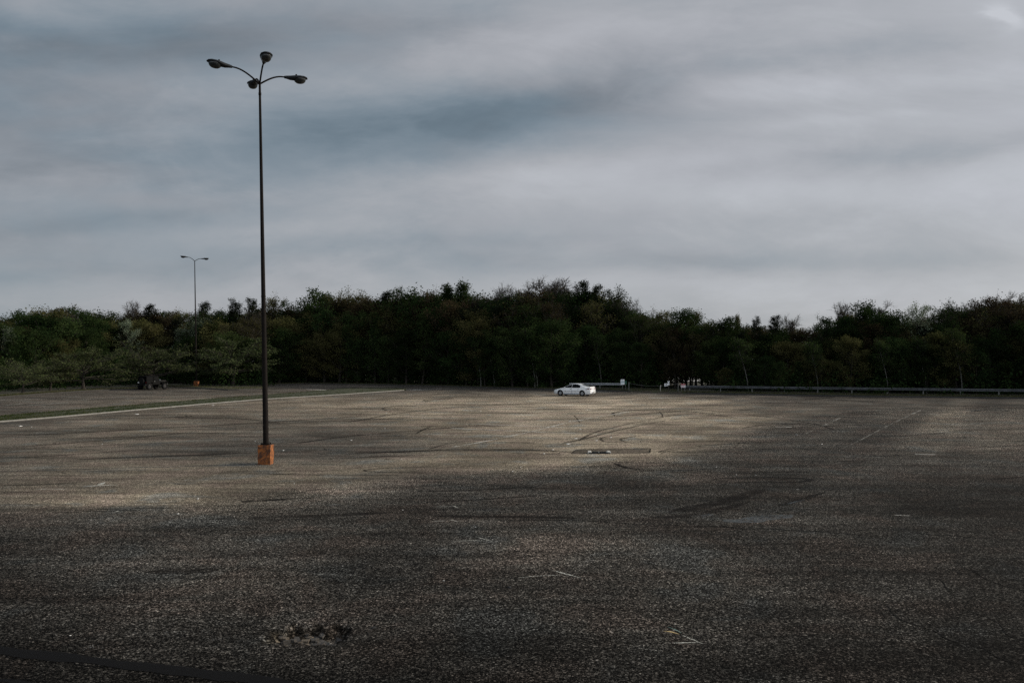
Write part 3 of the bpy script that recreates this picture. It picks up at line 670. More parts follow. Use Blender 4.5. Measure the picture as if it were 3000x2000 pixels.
# rubble in the pothole, loose stones, litter
r3 = random.Random(11)
def lump(c, s, rr, material, name, parent=None, squash=0.6):
    bm = bmesh.new(); bmesh.ops.create_icosphere(bm, subdivisions=2, radius=1.0)
    off = Vector((rr.uniform(0, 50), 0, 0))
    for v in bm.verts:
        k = 1 + 0.5 * noise.noise(v.co * 1.3 + off); v.co = Vector((v.co.x * s[0] * k, v.co.y * s[1] * k, max(-0.5, v.co.z) * s[2] * k * squash))
    me = bpy.data.meshes.new(name); bm.to_mesh(me); bm.free(); me.materials.append(material)
    o = bpy.data.objects.new(name, me); COL.objects.link(o); o.location = c; o.rotation_euler = (0, 0, rr.uniform(0, 6))
    if parent: o.parent = parent
    return o
mbp = MB()
for i in range(30):
    a, r = r3.uniform(0, 6.28), r3.random() ** 0.6
    c = (POT.x + math.cos(a) * r * POTW * 0.95, POT.y + math.sin(a) * r * 0.36, -0.10)
    s = r3.uniform(0.012, 0.05); R = Matrix.Rotation(r3.uniform(0, 6), 3, 'Z') @ Matrix.Rotation(r3.uniform(-.4, .4), 3, 'X')
    vs = [Vector(c) + R @ Vector((i_ * s * r3.uniform(.6, 1.5), j_ * s * r3.uniform(.6, 1.1), k_ * s * 0.6)) for k_ in (-1, 1) for (i_, j_) in ((-1, -1), (1, -1), (1, 1), (-1, 1))]
    mbp.add(vs, [(3, 2, 1, 0), (4, 5, 6, 7), (0, 1, 5, 4), (1, 2, 6, 5), (2, 3, 7, 6), (3, 0, 4, 7)], 0 if r3.random() < 0.4 else 1)
tag(mbp.build('rubble', [M['rubble'], M['patch']], bevel=0.004), 'broken tan and black rubble lying in the ragged pothole', 'rubble', kind='stuff')
for (x, y, s, lb) in ((1493, 1720, 0.035, 'small black stone below the second worn arrow mark'), (1095, 1838, 0.035, 'small black stone right of the pothole')):
    tag(lump(G(x, y), (s * 1.6, s, s), r3, M['stone'], 'stone'), lb, 'stone')
src = None
for (x, y, s) in ((60, 1248, 1.3), (402, 1213, 1.6), (624, 1187, 1.2), (92, 1250, 0.8), (300, 1300, 0.6), (830, 1319, 0.8), (748, 1292, 0.7), (1029, 1289, 0.9), (1128, 1254, 0.9),
               (1081, 1163, 0.9), (1067, 1167, 0.9), (1132, 1210, 0.8), (1687, 1284, 1.1), (1664, 1300, 1.2), (1620, 1317, 1.1), (1594, 1328, 0.8), (1700, 1257, 0.9), (1669, 1233, 0.8), (1408, 1204, 0.7),
               (1176, 1345, 0.6), (1790, 1281, 1.2), (1748, 1290, 0.9), (2334, 1273, 0.8), (2408, 1300, 0.7), (2338, 1230, 0.6), (1525, 1368, 0.7), (1502, 1380, 1.0), (580, 1460, 0.8), (862, 1416, 0.6),
               (522, 1504, 0.6), (1300, 1700, 0.35), (2066, 1152.6, 1.6), (1908, 1147.5, 1.6), (206, 1860, 0.3), (2157, 1390, 0.6), (2214, 1391, 0.5), (2098, 1367, 0.6), (1180, 1493, 0.4), (1393, 1543, 0.4)):
    if src is None: o = src = lump(G(x, y, 0.01), (0.09, 0.06, 0.05), r3, M['litter'], 'paper_scrap')
    else: o = src.copy(); COL.objects.link(o); o.location = G(x, y, 0.01)
    if y > 1340: s *= 0.55
    else: s *= 0.85
    o.scale = (s * 1.1, s * r3.uniform(0.6, 1.2), s * 0.8); o.rotation_euler = (0, 0, r3.uniform(0, 6))
    tag(o, 'small white scrap of litter lying on the open asphalt', 'paper scrap', 'white scraps scattered over the lot')

# ------------------------------------------------------------------ lamp posts
def cobra_head(parent, o, d, L=0.95, pitch=0.0):
    """o: where the arm ends, d: unit horizontal direction"""
    side = Vector((-d.y, d.x, 0)); up = Vector((0, 0, 1))
    d = (d * math.cos(pitch) + up * math.sin(pitch)).normalized(); up2 = side.cross(d).normalized()
    if up2.z < 0: up2 = -up2
    def P_(a, b, c): return o + d * a + side * b + up2 * c
    mb = MB(); rings = []
    for (x, w, t, bt) in ((0.0, 0.055, 0.05, -0.05), (0.10, 0.075, 0.065, -0.065), (0.25, 0.12, 0.075, -0.10), (0.42, 0.19, 0.095, -0.10), (0.60, 0.235, 0.10, -0.035), (0.78, 0.225, 0.085, -0.03), (0.90, 0.15, 0.05, -0.03), (0.955, 0.03, 0.005, -0.03)):
        x *= L / 0.95
        rings.append([P_(x, w * c, (t if s > 0 else -bt) * s) for c, s in [(math.cos(k * math.pi / 8), math.sin(k * math.pi / 8)) for k in range(16)]])
    mb.loft(rings); h = mb.build('lamp_head', M['lamp'], parent, smooth=True)
    mb = MB(); rings = []
    for (k, z) in ((1.0, -0.03), (0.97, -0.09), (0.84, -0.15), (0.58, -0.20), (0.22, -0.222), (0.02, -0.225)):
        rings.append([P_((0.635 + 0.25 * k * math.cos(t)) * L / 0.95, 0.20 * k * math.sin(t), z) for t in [2 * math.pi * i / 18 for i in range(18)]])
    mb.loft(rings); mb.build('refractor', M['glassbowl'], h, smooth=True)
    mb = MB(); c = P_(0.5, 0, 0.10); mb.lathe([(0.035, 0), (0.035, 0.05), (0.02, 0.06)], 'Z', 10, c); mb.build('photocell', M['pole'], h)
def lamp_post(base_px, top_px, dirs, s, label):
    base = G(*base_px); root = empty('lamp_post', base); tag(root, label, 'lamp post')
    foot = 0.76 * s; w = 0.50 * s
    top = D(top_px[0], top_px[1], base.y) - base
    mb = MB(); n = 7
    # concrete footing with chipped edges
    rings = []
    for i in range(n + 1):
        z = foot * i / n; ring = []
        for k in range(24):
            e, f = divmod(k, 6); t = f / 6 * 2 - 1
            c = [(t, -1), (1, t), (-t, 1), (-1, -t)][e]; p = Vector((c[0] * w / 2, c[1] * w / 2 + w / 2, z))
            nn = noise.noise(Vector((p.x * 7, p.y * 7, z * 6))); kk = 0.03 * s * max(0, nn) * (1.0 if abs(t) > 0.6 else 0.4)
            p.x -= kk * c[0]; p.y -= kk * c[1]; ring.append(p)
        rings.append(ring)
    mb.loft(rings); mb.build('concrete_base', M['orange'], root)
    cy = w / 2; b0 = Vector((0.0, cy, foot)); t0 = Vector((top.x, top.y + cy, top.z))
    mb = MB(); k = 12
    # base plate, anchor bolts with cover flaps
    mb.box((0, cy, foot + 0.015 * s), (0.34 * s, 0.34 * s, 0.03 * s))
    for sx in (-1, 1):
        for sy in (-1, 1):
            mb.tube([(sx * .14 * s, cy + sy * .14 * s, foot), (sx * .14 * s, cy + sy * .14 * s, foot + .09 * s)], 0.016 * s, 6)
            mb.add([(sx * .10 * s, cy + sy * .17 * s, foot + .03 * s), (sx * .17 * s, cy + sy * .10 * s, foot + .03 * s), (sx * .09 * s, cy + sy * .09 * s, foot + .13 * s)], [(0, 1, 2)])
    mb.build('base_plate', M['pole'], root)
    mb = MB(); pts = [b0.lerp(t0, i / 14) for i in range(15)]
    mb.tube(pts, [s * (0.112 - 0.068 * i / 14) for i in range(15)], 14); pl = mb.build('pole', M['pole'], root, smooth=True)
    mb = MB()
    if s < 1.1:
        a = b0.lerp(t0, 0.405); mb.tube([a, a + Vector((0, 0, 0.06))], 0.092, 14); mb.build('collar', M['pole'], pl); mb = MB()
        a = b0.lerp(t0, 0.965); mb.tube([a, a + Vector((0, 0, 0.10))], 0.058, 12)
        mb.build('collar', M['pole'], pl)
        mb = MB(); mb.box((b0.x - 0.02, cy - 0.118, foot + 0.55), (0.10, 0.03, 0.18)); mb.build('hand_hole_cover', M['pole'], pl)
    for (ax, ay, rise, reach) in dirs:
        d = Vector((ax, ay, 0)).normalized(); pts = []
        for i in range(15):
            t = i / 14; pts.append(t0 + Vector((0, 0, -0.06)) + d * reach * t * s + Vector((0, 0, rise * s * math.sin(min(1, t * 1.02) * math.pi / 2) ** 1.0)))
        mb = MB(); mb.tube(pts, [0.036 * s - 0.006 * s * i / 14 for i in range(15)], 12)
        arm = mb.build('arm', M['pole'], root, smooth=True)
        cobra_head(root, pts[-1], d, 0.95 * s, 0.10)
DN = (0.45, -0.89)
lamp_post((773, 1361), (755, 236), [(-0.89, -0.45, 0.52, 1.06), (0.86, 0.51, 0.46, 0.98), (0.43, -0.90, 0.50, 1.04), (-0.45, 0.89, 0.50, 1.10)], 1.0,
          'tall dark lamp post with four curved arms standing on an orange concrete block')
lamp_post((573, 1133.5), (568, 763), [(-0.89, -0.45, 0.44, 0.74), (0.89, 0.45, 0.34, 0.74)], 1.22,
          'distant two armed lamp post beside the black off-road car')

# ------------------------------------------------------------------ guardrails
def guardrail(px0, y0, px1, y1, label, step=3.81):
    def at(px, yt):  # top of the rail is 0.85 m over the lot
        return G(px, yt, 0.86)
    a, b = at(px0, y0), at(px1, y1); root = empty('guardrail', (a.x, a.y, 0.13)); tag(root, label, 'guardrail')
    L = (b - a).length; d = (b - a).normalized(); nr = Vector((d.y, -d.x, 0))
    if nr.y > 0: nr = -nr
    prof = [(-0.0, 0.0), (0.02, -0.012), (0.075, -0.045), (0.085, -0.075), (0.075, -0.105), (0.01, -0.14), (0.0, -0.155), (0.01, -0.17), (0.075, -0.205), (0.085, -0.235), (0.075, -0.265), (0.02, -0.298), (0.0, -0.31)]
    n = int(L / 3.81) + 1; rings = []; rb = []
    for i in range(n * 4 + 1):
        t = L * i / (n * 4); wob = 0.025 * noise.noise(Vector((t * 0.12, 3, 0))) + 0.01 * noise.noise(Vector((t * 0.5, 8, 0)))
        p = d * t + Vector((0, 0, 0.73 + wob)) + nr * wob
        rings.append([p + nr * (q + 0.02) + Vector((0, 0, z)) for q, z in prof] + [p + nr * (q + 0.016) + Vector((0, 0, z)) for q, z in prof[::-1]])
    mb = MB(); mb.loft(rings); mb.build('rail', M['galv'] if px1 < 2000 else M['galvdim'], root, smooth=True)
    for i in range(int(L / step) + 1):
        t = 0.5 + i * step
        if t > L: break
        c = d * t - nr * 0.09; mb = MB(); ang = math.atan2(d.y, d.x)
        mb.box((c.x, c.y, 0.30), (0.012, 0.15, 0.82), rz=ang); mb.box((c.x + nr.x * 0.075, c.y + nr.y * 0.075, 0.30), (0.10, 0.01, 0.82), rz=ang)
        mb.box((c.x - nr.x * 0.075, c.y - nr.y * 0.075, 0.30), (0.10, 0.01, 0.82), rz=ang)
        mb.build('post', M['galvpost'], root)
    mb = MB(); e = d * L if px1 < 2000 else Vector((0, 0, 0))
    mb.box((e.x, e.y, 0.575), (0.05, 0.20, 0.36), rz=math.atan2(d.y, d.x)); mb.build('end_piece', M['galv'], root, bevel=0.015)
guardrail(1668, 1121.5, 1822, 1122.0, 'short steel guardrail behind the white car')
guardrail(2009, 1129.0, 3330, 1143.5, 'long steel guardrail running to the right edge below the wood')

# ------------------------------------------------------------------ signs at the gap
def text_block(mb, x0, x1, z0, z1, rows, y, mi, rr, chars=9):
    hz = (z1 - z0) / (rows * 1.6)
    for r in range(rows):
        z = z1 - hz * (1.6 * r + 0.8); x = x0
        while x < x1:
            w = rr.uniform(0.5, 1.6) * (x1 - x0) / chars
            if x + w > x1: break
            mb.box((x + w / 2, y, z), (w * 0.8, 0.004, hz)); mb.mi[-6:] = [mi] * 6; x += w * 1.15
rr = random.Random(5)
def at_depth(px, py, off): # ground point just past the edge of the lot
    p = G(px, edge_y(px)); Y = p.y + off; return Vector(((px - 1500) / PX_F * Y, Y, 0.12))
s1 = empty('parking_sign', at_depth(1823.5, 0, 2.0)); tag(s1, 'white and teal notice sign on a thin post at the end of the short guardrail', 'sign')
mb = MB(); mb.box((0, 0.03, 0.75), (0.05, 0.04, 1.5)); mb.build('post', M['galvpost'], s1)
mb = MB(); mb.box((0, 0, 1.05), (0.50, 0.012, 0.70)); mb.box((0, -0.010, 1.22), (0.40, 0.006, 0.0)) ; pn = mb.build('panel', M['sign'], s1)
mb = MB(); mb.box((0, -0.010, 1.085), (0.40, 0.006, 0.08)); text_block(mb, -0.16, 0.16, 0.80, 0.98, 4, -0.011, 1, rr)
for zz in (0.0,): mb.lathe([(0.001, -0.014), (0.055, -0.014), (0.055, -0.008)], 'Y', 16, (-0.02, 0, 1.265), 2)
mb.build('lettering', [M['teal'], M['tealpale'], M['signblack']], pn)
s2 = empty('small_panel', at_depth(1832.5, 0, 3.0)); tag(s2, 'dim green panel just right of the white and teal sign', 'sign')
mb = MB(); mb.box((0, 0, 0.96), (0.26, 0.012, 0.42)); mb.build('panel', M['signgreen'], s2); mb = MB(); mb.box((0, 0.03, 0.55), (0.05, 0.04, 1.1)); mb.build('post', M['galvpost'], s2)
s3 = empty('notice_post', at_depth(1958, 0, 1.2)); tag(s3, 'dark timber post carrying a crooked white board and a torn white sheet', 'sign post')
mb = MB(); mb.box((0, 0.06, 0.78), (0.11, 0.10, 1.56), taper=0.95); mb.build('post', M['wood'], s3, bevel=0.01)
mb = MB(); mb.prism([(-0.52, -0.02, 0.66), (-0.53, -0.02, 1.02), (-0.12, -0.02, 1.06), (-0.02, -0.02, 1.02), (-0.05, -0.02, 0.74), (-0.40, -0.02, 0.68)], (0, 0.012, 0)); bd = mb.build('board', M['sign'], s3)
mb = MB(); mb.box((-0.28, -0.026, 0.95), (0.12, 0.006, 0.09), 0); mb.box((-0.27, -0.026, 0.80), (0.40, 0.006, 0.05)); text_block(mb, -0.48, -0.08, 0.83, 0.89, 1, -0.027, 0, rr); mb.build('lettering', M['signblack'], bd)
mb = MB(); mb.prism([(-0.14, -0.03, 1.33), (-0.06, -0.03, 1.33), (0.0, -0.03, 1.24), (0.06, -0.03, 1.34), (0.15, -0.03, 1.36), (0.10, -0.03, 1.20), (0.09, -0.03, 1.06), (0.14, -0.03, 0.88), (0.0, -0.03, 0.82), (-0.05, -0.03, 0.92), (-0.02, -0.03, 1.08), (-0.08, -0.03, 1.20)], (0, 0.012, 0)); mb.build('torn_sheet', M['sign'], s3)
s4 = empty('warning_sign', at_depth(2001, 0, 1.8)); tag(s4, 'low red and white warning sign at the left end of the long guardrail', 'sign')
mb = MB(); mb.box((0, 0, 0.78), (0.56, 0.012, 0.48)); pn = mb.build('panel', M['sign'], s4)
mb = MB(); mb.box((0, -0.010, 0.93), (0.56, 0.006, 0.17), 0); text_block(mb, -0.24, 0.24, 0.56, 0.84, 4, -0.010, 0, rr, 7); mb.build('lettering', M['signred'], pn)
for s in (-1, 1):
    mb = MB(); mb.box((s * 0.2, 0.03, 0.40), (0.05, 0.04, 0.8)); mb.build('post', M['galvpost'], s4)
p = at_depth(1934.5, 0, 2.2); mb = MB(); mb.tube([(0, 0, 0), (-.02, 0, .25), (0.0, 0, .5), (.05, .02, .78)], [.05, .055, .05, .03], 8); mb.add([], [])
o = mb.build('broken_stump', M['palewood'], smooth=True); o.location = p; tag(o, 'pale barkless broken stump left of the timber notice post', 'stump')
p = at_depth(1986, 0, 2.5); mb = MB(); mb.tube([(0, 0, 0), (0.01, 0, 1.05)], 0.06, 10); o = mb.build('gate_post', M['galvpost'], smooth=True); o.location = p; tag(o, 'short grey post left of the red and white sign', 'post')
p2 = at_depth(1842, 0, 2.5); o = mb.build('gate_post', M['galvpost'], smooth=True); o.location = p2; tag(o, 'short grey post right of the green panel', 'post')
mb = MB(); a, b = p2 + Vector((0, 0, .92)), p + Vector((0, 0, 1.0)); c = (a + b) / 2
mb.tube([a.lerp(b, t) - Vector((0, 0, 0.35 * 4 * t * (1 - t))) for t in [i / 16 for i in range(17)]], 0.018, 5)
tag(mb.build('barrier_cable', M['galvpost'], smooth=True), 'sagging steel cable strung between two posts across the gap in the wood', 'cable')

# ------------------------------------------------------------------ vehicles
def wheel(parent, c, r, w, rimmat, side):
    mb = MB(); mb.lathe([(r * 0.58, -w / 2), (r * 0.9, -w / 2), (r, -w * 0.32), (r, w * 0.32), (r * 0.9, w / 2), (r * 0.60, w / 2), (r * 0.60, -w / 2)], 'Y', 28, cap=False)
    wh = empty_part = mb.build('wheel', M['rubber'], parent, smooth=True); wh.location = c
    mb = MB(); y = side * w * 0.42
    mb.lathe([(r * 0.60, y - side * 0.05), (r * 0.62, y), (r * 0.52, y + side * 0.006), (r * 0.5, y - side * 0.03), (0.01, y - side * 0.03)], 'Y', 28)
    for k in range(6):
        a = k * math.pi / 3; d = Vector((math.cos(a), 0, math.sin(a))); e = Vector((-math.sin(a), 0, math.cos(a)))
        q = [d * r * 0.12 + e * 0.035, d * r * 0.53 + e * 0.022, d * r * 0.53 - e * 0.022, d * r * 0.12 - e * 0.035]
        mb.prism([v + Vector((0, y - side * 0.028, 0)) for v in q], (0, side * 0.02, 0))
    mb.lathe([(r * 0.15, y - side * 0.03), (r * 0.14, y + side * 0.004), (0.005, y + side * 0.006)], 'Y', 12)
    rm = mb.build('rim', rimmat, wh)
    return wh
def cut(obj, cutters):
    for c in cutters:
        md = obj.modifiers.new('cut', 'BOOLEAN'); md.operation = 'DIFFERENCE'; md.object = c; md.solver = 'EXACT'
    bpy.context.view_layer.update(); dg = bpy.context.evaluated_depsgraph_get()
    me = bpy.data.meshes.new_from_object(obj.evaluated_get(dg)); obj.modifiers.clear(); obj.data = me
    for c in cutters: bpy.data.objects.remove(c, do_unlink=True)

def sedan():
    th = math.radians(28.6)
    root = empty('sedan', G(1683, 1158.6), math.pi - th); root['label'] = 'white four door sedan parked alone on the far side of the lot'; root['category'] = 'car'
    # lower body: x, bottom, shoulder/hood height, half width, hood crown
    S = [(2.36, 0.30, 0.52, 0.52, 0.0), (2.30, 0.22, 0.60, 0.68, 0.01), (2.12, 0.19, 0.69, 0.80, 0.02), (1.75, 0.18, 0.79, 0.86, 0.04), (1.30, 0.18, 0.87, 0.885, 0.05), (0.95, 0.18, 0.92, 0.89, 0.05),
         (0.3, 0.18, 0.93, 0.895, 0.02), (-0.6, 0.18, 0.945, 0.895, 0.02), (-1.2, 0.18, 0.97, 0.89, 0.03), (-1.7, 0.19, 1.00, 0.87, 0.045), (-2.08, 0.21, 1.03, 0.83, 0.045), (-2.24, 0.24, 1.03, 0.79, 0.03), (-2.29, 0.28, 0.96, 0.77, 0.02), (-2.30, 0.34, 0.68, 0.78, 0.0)]
    rings = []
    for x, zb, zt, w, cr in S:
        h = zt - zb; half = [(0.0, zb), (w * 0.86, zb), (w * 0.95, zb + h * 0.12), (w * 0.985, zb + h * 0.34), (w * 1.0, zb + h * 0.60), (w * 0.985, zb + h * 0.80), (w * 0.95, zt - 0.03), (w * 0.88, zt), (w * 0.5, zt + cr * 0.8)]
        rings.append([Vector((x, y, z)) for y, z in half] + [Vector((x, 0, zt + cr))] + [Vector((x, -y, z)) for y, z in half[:0:-1]])
    mb = MB(); mb.loft(rings); body = mb.build('body', [M['paintwhite'], M['trim']], root, smooth=True)
    cs = []
    for wx in (1.42, -1.32):
        for s in (-1, 1):
            c = MB(); c.lathe([(0.365, s * 0.60), (0.365, s * 1.2)], 'Y', 28, (wx, 0, 0.33)); co = c.build('cutter', M['trim']); co.parent = root; cs.append(co)
    cut(body, cs); body.data.polygons.foreach_set('use_smooth', [True] * len(body.data.polygons)); body.data.set_sharp_from_angle(angle=math.radians(35))
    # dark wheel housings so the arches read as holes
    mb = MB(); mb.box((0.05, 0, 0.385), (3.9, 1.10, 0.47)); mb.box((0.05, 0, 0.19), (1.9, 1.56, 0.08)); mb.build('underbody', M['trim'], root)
    # greenhouse
    R = [(1.12, 0.93), (0.80, 1.09), (0.50, 1.23), (0.25, 1.325), (-0.05, 1.39), (-0.40, 1.42), (-0.75, 1.405), (-1.05, 1.345), (-1.35, 1.225), (-1.62, 1.10), (-1.80, 1.02)]
    def wy(z): return 0.835 - (z - 0.93) * 0.55
    rings = []
    for x, zt in R:
        zr = max(zt - 0.05, 0.905); y1 = wy(zr)
        rings.append([Vector(p) for p in ((x, 0.85, 0.90), (x, y1, zr), (x, y1 * 0.86, zt - 0.012), (x, y1 * 0.45, zt + 0.008), (x, 0, zt + 0.015), (x, -y1 * 0.45, zt + 0.008), (x, -y1 * 0.86, zt - 0.012), (x, -y1, zr), (x, -0.85, 0.90))])
    mb = MB(); mb.loft(rings); mb.build('roof', M['paintwhite'], root, smooth=True)
    def side_win(name, pts, s, par=root):
        mb = MB(); mb.prism([Vector((x, s * (wy(z) + 0.004), z)) for x, z in pts], (0, s * 0.012, 0)); return mb.build(name, M['glass'], par)
    for s in (-1, 1):
        side_win('window', [(0.98, 0.955), (0.62, 1.105), (0.36, 1.22), (0.16, 1.285), (-0.02, 1.325), (-0.02, 0.945)], s)
        side_win('window', [(-0.07, 0.945), (-0.07, 1.33), (-0.40, 1.35), (-0.72, 1.33), (-0.98, 1.24), (-1.10, 1.11), (-1.07, 1.00), (-0.98, 0.955)], s)
        # doors as 3 mm proud panels with handles
        for (x0, x1, hx) in ((0.98, -0.03, 0.08), (-0.05, -0.98, -0.85)):
            mb = MB(); zs = (0.30, 0.50, 0.66, 0.84, 0.925)
            rr_ = []
            for x in [x0 + (x1 - x0) * i / 6 for i in range(7)]:
                row = []
                for z in zs:
                    h = (z - 0.18) / 0.755; w = np.interp(h, [0, .12, .34, .6, .8, .96, 1], [0.86, .95, .985, 1.0, .985, .95, .92]) * 0.893
                    row.append(Vector((x, s * (w + 0.004), z)))
                rr_.append(row)
            vs = [v for r in rr_ for v in r]; n = len(zs); fs = [(i * n + j, (i + 1) * n + j, (i + 1) * n + j + 1, i * n + j + 1) for i in range(6) for j in range(n - 1)]
            b0 = len(vs); vs += [v - Vector((0, s * 0.02, 0)) for v in vs]; fs += [tuple(b0 + i for i in f[::-1]) for f in fs]
            mb.add(vs, fs); dr_ = mb.build('door', M['paintwhite'], root, smooth=True)
            mb = MB(); mb.box((hx, s * 0.905, 0.80), (0.17, 0.03, 0.035)); mb.build('handle', M['trim'], dr_, bevel=0.006)
        mb = MB(); mb.box((-0.03, s * 0.892, 0.62), (0.014, 0.012, 0.6)); mb.build('door_gap', M['trim'], root)
        mb = MB(); mb.box((0.0, s * 0.903, 0.56), (1.92, 0.014, 0.035)); mb.build('side_moulding', M['greytrim'], root)
        mb = MB(); mb.box((0.05, s * 0.858, 0.235), (2.0, 0.03, 0.13)); mb.build('sill', M['greytrim'], root, bevel=0.01)
        mb = MB(); mb.box((0.80, s * 0.96, 0.99), (0.10, 0.17, 0.11)); mb.build('mirror', M['paintwhite'], root, bevel=0.03)
        mb = MB(); mb.prism([(-2.20, s * 0.815, 0.80), (-2.02, s * 0.852, 0.79), (-1.90, s * 0.868, 0.76), (-2.0, s * 0.855, 0.86), (-2.12, s * 0.84, 0.90), (-2.20, s * 0.82, 0.90)], (0, s * 0.012, 0))
        mb.prism([(-2.285, s * 0.80, 0.80), (-2.285, s * 0.42, 0.80), (-2.285, s * 0.42, 0.90), (-2.275, s * 0.80, 0.91)], (-0.022, 0, 0)); mb.build('tail_light', M['tail'], root)
        mb = MB(); mb.prism([(2.325, s * 0.40, 0.54), (2.26, s * 0.74, 0.56), (2.16, s * 0.80, 0.60), (2.22, s * 0.70, 0.66), (2.30, s * 0.42, 0.61)], (0.02, s * 0.02, 0.0)); mb.build('headlight', M['headlamp'], root)
    # front and rear glass follow the roof loft
    def top_glass(x0, x1, k0, k1, name, off=0.010, mt=M['glass']):
        xs = [x0 + (x1 - x0) * i / 8 for i in range(9)]; vs = []
        for i, x in enumerate(xs):
            zt = float(np.interp(-x, [-r[0] for r in R], [r[1] for r in R])); y1 = wy(max(zt - .05, .905)); k = k0 + (k1 - k0) * i / 8
            for q in (-1, -.5, 0, .5, 1): vs.append((x, y1 * k * q, zt + off + 0.012 * (1 - abs(q)) - (0.006 if abs(q) == 1 else 0)))
        n = 5; fs = [(i * n + j, (i + 1) * n + j, (i + 1) * n + j + 1, i * n + j + 1) for i in range(8) for j in range(4)]
        mb = MB(); mb.add(vs, fs); return mb.build(name, mt, root, smooth=True)
    top_glass(1.05, 0.28, 0.90, 0.88, 'windscreen')
    top_glass(-1.10, -1.70, 0.84, 0.86, 'rear_window', mt=mat('sky lit rear glass', (0.10, 0.12, 0.13), 0.04, coat=1.0, spec=1.0))
    mb = MB(); mb.box((-2.20, 0, 1.075), (0.16, 1.30, 0.03)); mb.box((-2.2, 0.55, 1.06), (0.10, 0.06, 0.05)); mb.box((-2.2, -0.55, 1.06), (0.10, 0.06, 0.05)); mb.build('spoiler', M['paintwhite'], root, bevel=0.01)
    # bumpers
    for (x, sx) in ((-2.30, -1), (2.28, 1)):
        pts = []
        for k in range(13):
            a = -1 + k / 6; pts.append((x + sx * 0.04 - sx * 0.46 * abs(a) ** 3.2, a * 0.79, 0.0, 1 - 0.75 * abs(a) ** 3, a * abs(a) ** 2 * 0.8))
        rings = [[Vector(p[:3]) + Vector((sx * dx_ * p[3], dx_ * p[4], z)) for dx_, z in ((-0.10, 0.30), (0.02, 0.30), (0.05, 0.38), (0.06, 0.50), (0.04, 0.60), (-0.02, 0.66), (-0.10, 0.66))] for p in pts]
        mb = MB(); mb.loft(rings); mb.build('bumper', M['paintwhite'], root, smooth=True)
    mb = MB(); mb.box((-2.42, 0, 0.44), (0.03, 0.50, 0.13)); mb.build('plate_recess', M['trim'], root)
    mb = MB(); mb.box((-2.442, 0.0, 0.44), (0.014, 0.30, 0.10)); mb.build('licence_plate', M['plate'], root)
    mb = MB(); mb.box((-2.31, 0, 0.27), (0.12, 1.3, 0.08)); mb.tube([(-2.2, -0.45, 0.24), (-2.42, -0.45, 0.24)], 0.03, 10); mb.build('exhaust_valance', M['trim'], root)
    mb = MB(); mb.box((2.36, 0, 0.44), (0.03, 0.7, 0.10)); mb.build('grille', M['trim'], root)
    mb = MB(); mb.lathe([(0.07, 0.866), (0.07, 0.878), (0.01, 0.88)], 'Y', 14, (-1.86, 0, 0.80)); mb.build('fuel_flap', M['greytrim'], root)
    for wx in (1.42, -1.32):
        for s in (-1, 1): wheel(root, (wx, s * 0.775, 0.315), 0.315, 0.20, M['rim'], s)
sedan()

